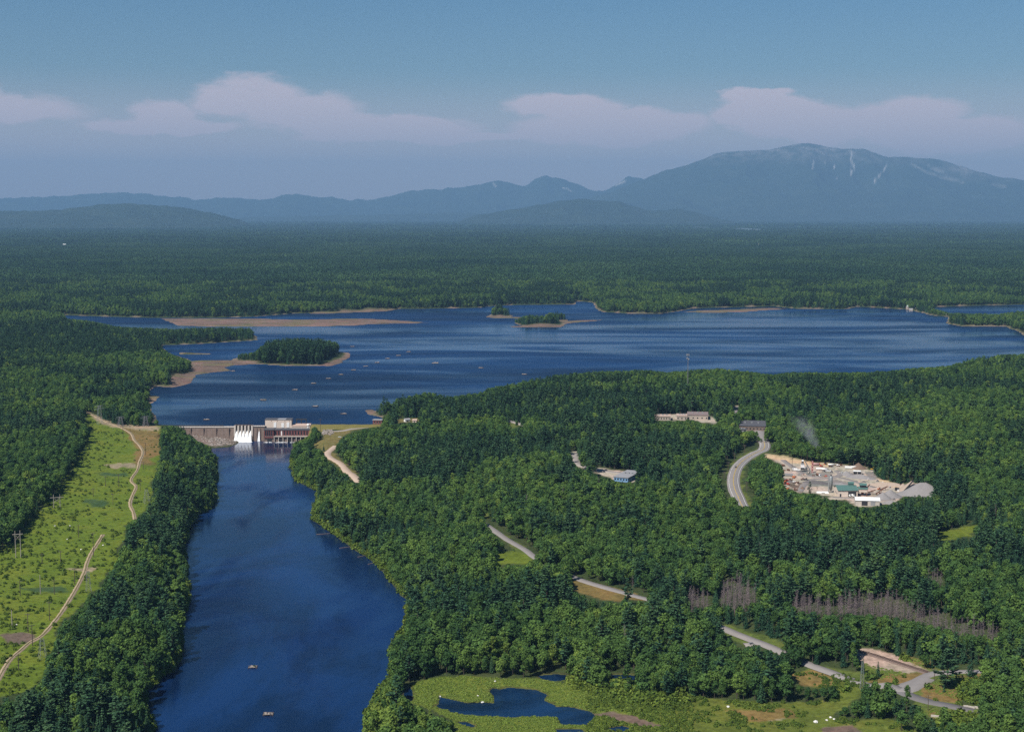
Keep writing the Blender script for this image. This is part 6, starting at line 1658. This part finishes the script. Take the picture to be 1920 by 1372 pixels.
# storage bins
o = yard_obj(CZ, 430, 455, 'storage_bins', 'open concrete bins with a white roofed end at the back of the yard', 'storage bins', .05)
MB().box(-9, 9, 5, 5.5, -1, 3.6).build('back_wall', M_CONC_L, o)
for xx in (-9, -4.6, 0, 4.6, 8.6): MB().box(xx, xx + .45, 0, 4.98, -1, 3.4).build('divider', M_CONC_L, o)
MB().box(-8.5, 8.5, .4, 4.9, -.5, .9).build('contents', M_PILE_D, o)
MB().box(-4.4, 4.4, .2, 5.4, 3.61, 4.3).build('roof', M_WHITE, o)
o = yard_obj(BZ, 1270, 945, 'tarp', 'flat white tarpaulin over a low heap left of the silo', 'tarpaulin', .05)
MB().hexa([(-4.6, -1.8, -.3), (4.6, -1.8, -.3), (4.6, 1.8, -.3), (-4.6, 1.8, -.3)], [(-3.8, -1.2, .9), (3.9, -1.1, .7), (3.7, 1.2, 1.0), (-4.0, 1.1, .8)]).build('sheet', M_WHITE, o)
MB().rock((0, 0, .1), 2.2, 3, .3).build('heap', M_PILE_G, o)
YM = np.zeros((RH, RW), np.uint8); raster(YARD, YM, 1)
made = 0
while made < 22:
    u, v = random.uniform(1470, 1720), random.uniform(868, 944)
    if not look(YM, np.array([u]), np.array([v + 2]))[0] or (1548 < u < 1660 and v > 908) or (1495 < u < 1600 and 895 < v < 915): continue
    mound(u, v, random.uniform(3, 7), random.uniform(3, 6), random.uniform(.8, 2.2), random.choice([M_PILE_G, M_PILE_T, M_PILE_D, M_PILE_B]), 'small heap of stone or earth scattered on the gravel yard', 'small heaps scattered over the gravel yard', 50 + made)
    made += 1
made = 0
while made < 16:
    u, v = random.uniform(1470, 1700), random.uniform(866, 940)
    if not look(YM, np.array([u]), np.array([v + 2]))[0] or (1548 < u < 1660 and v > 908) or (1495 < u < 1600 and 893 < v < 915): continue
    p_ = at(u, v)
    cl = root('debris_pile', p_, random.uniform(0, 3), 'small jumble of rusty scrap lying on the gravel yard', 'debris', 'scrap scattered over the gravel yard')
    db = MB()
    for q in range(7): db.beam((random.uniform(-1.2, 1.2), random.uniform(-.9, .9), random.uniform(.05, .3)), (random.uniform(-1.6, 1.6), random.uniform(-1.2, 1.2), random.uniform(.2, 1.1)), random.uniform(.12, .4))
    db.build('beams', random.choice([M_RUST, M_DARKM, M_GALV, M_WHITE, M_RED]), cl)
    MB().box(-.5, .6, -.4, .5, 0, .8).build('crate', random.choice([M_RUST, M_LGREY, M_ORANGE, M_BEIGE]), cl)
    made += 1
# yard tyre tracks
for k, px in enumerate([[(1468, 862), (1478, 870), (1490, 878), (1505, 888), (1530, 894), (1560, 893), (1600, 902), (1640, 914)], [(1500, 922), (1508, 908), (1525, 899), (1560, 896), (1575, 890), (1568, 882)], [(1560, 932), (1600, 934), (1650, 938), (1672, 934)]]):
    road(px, 2.2, mat('packed_gravel', (.225, .20, .185), .95, .2, .3), ['dark haul road entering the gravel yard from the highway', 'curved haul road round the turning circle', 'packed gravel lane in front of the hall and shed'][k], name='path', wob=.3, lift=.14)

# ------------------------------------------------------------------ smoke
sp_ = at(1543, 864)
sm_o = bpy.data.materials.new('smoke'); sm_o.use_nodes = True
N = Nodes(sm_o.node_tree)
P = N.n('ShaderNodeTexCoord').outputs['Object']
s3 = N.n('ShaderNodeSeparateXYZ', Vector=P).outputs
hz_ = s3[2]
cxn = N.m('MULTIPLY', N.m('POWER', N.m('MAXIMUM', N.m('DIVIDE', hz_, 30.0), 0.0), 0.8), -20.0)
rad = N.m('ADD', 2.2, N.m('MULTIPLY', hz_, .36))
dx_ = N.m('SUBTRACT', s3[0], cxn)
rr = N.m('DIVIDE', N.m('SQRT', N.m('ADD', N.m('MULTIPLY', dx_, dx_), N.m('MULTIPLY', s3[1], s3[1]))), rad)
fall = N.n('ShaderNodeMapRange', dict(interpolation_type='SMOOTHSTEP'), i0=rr, i1=0.0, i2=1.0, i3=1.0, i4=0.0).outputs[0]
nz2 = N.noise(.16, 4, .6, P)
den_ = N.m('MULTIPLY', fall, N.n('ShaderNodeMapRange', i0=nz2, i1=.34, i2=.68, i3=0.0, i4=1.0).outputs[0])
thin = N.m('DIVIDE', .55, N.m('ADD', 1.0, N.m('MULTIPLY', hz_, .13)))
topf = N.n('ShaderNodeMapRange', i0=hz_, i1=18.0, i2=31.0, i3=1.0, i4=0.0).outputs[0]
pv2 = N.n('ShaderNodeVolumePrincipled', Color=(.72, .75, .80, 1), Density=N.m('MULTIPLY', N.m('MULTIPLY', den_, thin), topf))
N.t.links.new(pv2.outputs[0], N.n('ShaderNodeOutputMaterial').inputs['Volume'])
so = MB().box(-34, 10, -9, 9, 0, 32).build('smoke', sm_o)
so.location = (sp_.x, sp_.y, sp_.z + 6)
tag(so, 'wisp of grey smoke drifting up from the gravel yard', kind='stuff')

# ------------------------------------------------------------------ single plants, boulders and blocks around the junction, marsh and cutting
def lone(u, v, kind, k, scale, label, group=None, name=None, cat=None):
    p = at(u, v); t = {'b': BROAD, 'p': PINES, 's': SPRUCES, 'h': SHRUBS}[kind][k]
    nm = name or {'b': 'broadleaf_tree', 'p': 'pine_tree', 's': 'spruce_tree', 'h': 'bush'}[kind]
    o = root(nm, p, random.uniform(0, 6.28), label, cat or ('bush' if kind == 'h' else 'tree'), group, scale)
    link('trunk' if kind != 'h' else 'stem', t[0], o); link('crown' if kind != 'h' else 'foliage', t[1], o)
BP = PINES; PINES = [BIG_PINE]
lone(1776, 1290, 'p', 0, 1.0, 'big solitary layered pine beside the road junction')
PINES = BP
lone(1518, 929, 'p', 1, .55, 'lone pine standing in front of the gravel yard')
lone(969, 800, 'b', 1, .5, 'small round tree on the gravel lane behind the embankment')
lone(607, 846, 's', 0, .6, 'small lone conifer in the meadow below the dam')
for (u, v, kd, k, s, lb) in [(1680, 1277, 'h', 0, 1.0, 'small dark bush in the dry grass right of the lattice tower'), (1695, 1269, 'h', 1, .8, 'brown little bush higher in the dry triangle'), (1678, 1283, 'h', 2, 1.1, 'low green bush on the dry triangle near the road'), (1635, 1272, 'h', 3, 2.0, 'round grey-green bush in front of the young conifers'),
                            (1741, 1290, 'h', 4, 1.4, 'green bush left of the big pine on the far verge'), (1770, 1297, 's', 1, .30, 'small bushy conifer at the foot of the big pine'), (1754, 1313, 'h', 1, .8, 'tiny pair of bushes on the dry verge by the spur'), (1798, 1319, 'h', 0, 1.2, 'olive bush near the stone blocks'), (1586, 1296, 'h', 2, 1.6, 'grey bush in the meadow left of the road'),
                            (1646, 1268, 's', 2, .55, 'young dark conifer right of the lattice tower'), (1618, 1262, 's', 0, .62, 'young dark conifer behind the lattice tower'), (1696, 1236, 'h', 3, 1.9, 'round bush at the edge of the pale gravel'), (1733, 1252, 'b', 2, .55, 'compact tree left of the big pine across the road'), (1747, 1252, 's', 3, .5, 'dark small conifer between the railway end and the big pine'),
                            (1327, 1352, 'h', 0, 1.3, 'dark bush at the left end of the field'), (1346, 1359, 'h', 2, 1.0, 'second dark bush at the left end of the field')]:
    lone(u, v, kd, k, s, lb)
for (u, v, k, s, lb) in [(1545, 1316, 0, .62, 'leafy tree at the top of the field beside the road meadow'), (1560, 1312, 3, .55, 'smaller leafy tree right of it at the top of the field'), (1640, 1318, 1, .8, 'leafy tree clump left of the paved apron'), (1665, 1330, 2, .85, 'leafy tree in front of the paved apron'), (1700, 1332, 5, .8, 'leafy tree at the start of the paved spur'), (1625, 1330, 4, .85, 'leafy tree at the corner of field and road'),
                          (1600, 1350, 6, .6, 'bushy tree beside the pile of white stones'), (1720, 1365, 7, .8, 'bushy tree below the paved spur'), (1770, 1372, 2, .75, 'leafy tree at the bottom below the paved spur'), (1690, 1370, 0, .8, 'leafy tree at the bottom edge of the field'), (1650, 1345, 3, .75, 'leafy tree standing between the field and the spur')]:
    lone(u, v, 'b', k, s, lb)
def boulder(u, v, r, label, group='white boulders'):
    p = at(u, v)
    r *= .72
    o = MB().rock((0, 0, r * .25), r, int(u)).build('boulder', M_ROCKW); o.location = p
    tag(o, label, 'boulder', group)
for (u, v, r, lb) in [(1365, 1325, 1.1, 'white boulder alone in the green field'), (1530, 1354, 1.6, 'largest white boulder at the field edge'), (1550, 1350, .9, 'white stone left in the pile by the bushes'), (1557, 1345, 1.0, 'white stone at the top of the pile by the bushes'), (1564, 1348, .8, 'white stone right in the pile by the bushes'), (1302, 1306, 1.0, 'white boulder under the trees at the top of the field'),
                      (825, 1306, .9, 'white stone on the upper left tip of the pond'), (905, 1317, 1.1, 'pale boulder on the pond edge below the grassy spit'), (1007, 1319, .5, 'small white stone showing in the pond'), (928, 1277, .8, 'white stone in the upper marsh grass'), (896, 1304, .6, 'white stone on the grassy spit in the pond'), (1183, 1323, .7, 'white stone in the marsh right of the pond'), (1032, 1268, .7, 'white stone by the dark slough'),
                      (103, 986, .9, 'left pale boulder in the cutting'), (131, 986, 1.0, 'right pale boulder in the cutting'), (126, 1011, .8, 'pale boulder below the pair in the cutting'), (31, 1171, .8, 'pale boulder beside the grey mud patch'), (193, 1022, .8, 'pale boulder right of the dirt track'), (152, 1030, .8, 'pale boulder left of the tall dark pole')]:
    boulder(u, v, r, lb)
blk = MB().box(-1.0, 1.0, -.4, .4, -.2, .75).mesh('stone_block', M_CONC_L)
for k, (u, v) in enumerate([(1811, 1325), (1817, 1326), (1823, 1327), (1832, 1327), (1750, 1343), (1757, 1344), (1764, 1345), (1774, 1347), (1783, 1349), (1790, 1350), (1797, 1351), (1802, 1351)]):
    p = at(u, v); o = link('stone_block', blk, None, p, -.35 + random.uniform(-.2, .2))
    tag(o, 'pale concrete block in the row on the %s side of the paved spur' % ('far' if k < 4 else 'near'), 'concrete block', 'concrete blocks along the paved spur, %s row' % ('far' if k < 4 else 'near'))
logm = MB().tube((-5, 0, 0), (5, .6, .3), .25, .12, 6).mesh('drift_log', M_DEAD)
for k, (u, v) in enumerate([(607, 1001), (650, 1026), (684, 1042), (702, 1055)]):
    x, y = unproject(u, v, .15); o = link('drift_log', logm, None, (float(x), float(y), .15), .15 + .2 * k)
    tag(o, 'pale fallen log reaching from the right bank into the river, %s one downstream' % ['first', 'second', 'third', 'fourth'][k], 'log', 'fallen logs on the right bank')
# low growth
def low_growth(poly_u, poly_v, count, sel, coll, nk, smin, smax, label, name):
    u = RNG.uniform(*poly_u, count * 6); v = RNG.uniform(*poly_v, count * 6)
    k = sel(u, v); u, v = u[k][:count], v[k][:count]
    x, y = unproject(u, v, 10.0)
    for _ in range(12): x, y = unproject(u, v, ground_z(x, y))
    z = ground_z(x, y)
    ok = (sample(wet_pond, x, y) > .4) & (sample(S_RIVER, x, y) > .5)
    x, y, z = x[ok], y[ok], z[ok]; m_ = len(x)
    scatter(name, np.stack([x, y, z], 1), RNG.uniform(0, 6.28, m_), RNG.uniform(smin, smax, m_) * RNG.uniform(.6, 1.2, m_), RNG.integers(0, nk, m_), coll, label)
CMASK = np.zeros((RH, RW), np.uint8); raster(CORRIDOR, CMASK, 1)
for poly, c in BARE:
    if c in ('dirt', 'mud', 'sedge'): raster(poly, CMASK, 0)
for px in ([(158, 770), (200, 791), (245, 812), (265, 840), (268, 850), (258, 880), (246, 900), (255, 912), (244, 945), (253, 974)], [(193, 1002), (172, 1035), (160, 1068), (130, 1125), (80, 1190), (40, 1218), (0, 1270)]): ribbon_px(px, 4, CMASK, 0)
edge_l = lambda u, v: np.interp(v, [775, 830, 890, 970, 1032, 1100], [165, 160, 130, 60, 0, -60])
low_growth((0, 310), (770, 1310), 2400, lambda u, v: (look(CMASK, u, v) > 0) & (RNG.uniform(0, 1, len(u)) < .07 + .9 * np.exp(-np.clip(u - edge_l(u, v), 0, 999) / 28.0) + .3 * (fbm(u / 22, v / 9, 3, 71) > .58)), C_SHRUBS, 5, .2, .95,
           'scrubby bushes dotted over the power line cutting', 'undergrowth')
MM = np.zeros((RH, RW), np.uint8); raster(MARSH, MM, 1); raster(FIELD, MM, 1)
for poly, c in BARE:
    if c in ('mud', 'gravel'): raster(poly, MM, 0)
low_growth((757, 1725), (1262, 1430), 8000, lambda u, v: (look(MM, u, v) > 0) & (u < 1270), C_REEDS, 3, .25, .7, 'tufts of reeds and sedge round the marsh pond', 'reeds')
low_growth((1100, 1725), (1262, 1430), 2600, lambda u, v: (look(MM, u, v) > 0) & ((u < 1300) | (fbm(u / 30, v / 10, 3, 77) > .57)), C_SHRUBS, 5, .25, .85, 'low bushes and weeds scattered over the field', 'undergrowth')
SHM = np.zeros((RH, RW), np.uint8); raster([(1215, 1285), (1260, 1300), (1290, 1315), (1260, 1330), (1180, 1318), (1080, 1290), (1050, 1270), (1130, 1280)], SHM, 1); raster([(1740, 1372), (1790, 1345), (1870, 1352), (1925, 1330), (1925, 1400), (1740, 1400)], SHM, 1)
raster([(1800, 1278), (1850, 1290), (1870, 1320), (1830, 1320), (1800, 1310)], SHM, 1)
low_growth((1050, 1925), (1262, 1400), 1500, lambda u, v: look(SHM, u, v) > 0, C_SHRUBS, 5, 1.1, 2.2, 'dense grey-green thicket behind the marsh and along the spur', 'undergrowth')
JM = np.zeros((RH, RW), np.uint8); raster(JUNCTION, JM, 1)
for poly, c in BARE:
    if c in ('gravel_pink',): raster(poly, JM, 0)
ribbon_px(R2[12:], 13, JM, 0); ribbon_px([(1668, 1284), (1712, 1306), (1790, 1325), (1835, 1336)], 13, JM, 0)
low_growth((1520, 1860), (1212, 1352), 900, lambda u, v: look(JM, u, v) > 0, C_REEDS, 3, .2, .5, 'short grass tufts around the road junction', 'grass')
# bushes that line the river banks
bb = []
RWp = RIVER_W
for i in range(len(RWp)):
    a, b = RWp[i], RWp[(i + 1) % len(RWp)]
    if min(a[1], b[1]) < 520 or max(a[1], b[1]) > DAM_Y - 90: continue
    L = np.hypot(*(b - a)); nrm = np.array([b[1] - a[1], -(b[0] - a[0])]) / max(L, 1e-6)
    for t in RNG.uniform(0, 1, int(L * 1.7)):
        q = a + (b - a) * t
        for s in (1, -1):
            w = q + nrm * s * RNG.uniform(.4, 6.5); bb.append(w)
bb = np.array(bb); sr = sample(S_RIVER, bb[:, 0], bb[:, 1]); bb = bb[(sr > .5) & (sr < 8)]
m_ = len(bb)
scatter('undergrowth', np.c_[bb, ground_z(bb[:, 0], bb[:, 1])], RNG.uniform(0, 6.28, m_), RNG.uniform(.8, 2.1, m_), RNG.integers(0, 5, m_), C_SHRUBS, 'leafy bushes overhanging both river banks')
# ------------------------------------------------------------------ air
HAZE_DENSITY, HAZE_COLOR = 4.2e-5, (.29, .53, .84, 1)
hm = bpy.data.materials.new('air_haze'); hm.use_nodes = True
HN = Nodes(hm.node_tree)
pv_ = HN.n('ShaderNodeVolumePrincipled', Color=HAZE_COLOR, Density=HAZE_DENSITY, Anisotropy=0.0)
HN.t.links.new(pv_.outputs[0], HN.n('ShaderNodeOutputMaterial').inputs['Volume'])
hx, hy0, hy1, hz0, hz1 = 29500, -2600, 46500, -7.0, 1900
hv = [(x, y, z) for z in (hz0, hz1) for x, y in ((-hx, hy0), (hx, hy0), (hx, hy1), (-hx, hy1))]
tag(link('haze', new_mesh('haze', hv, [(3, 2, 1, 0), (4, 5, 6, 7), (0, 1, 5, 4), (1, 2, 6, 5), (2, 3, 7, 6), (3, 0, 4, 7)], hm)), 'thin blue haze filling the air over the valley', kind='stuff')
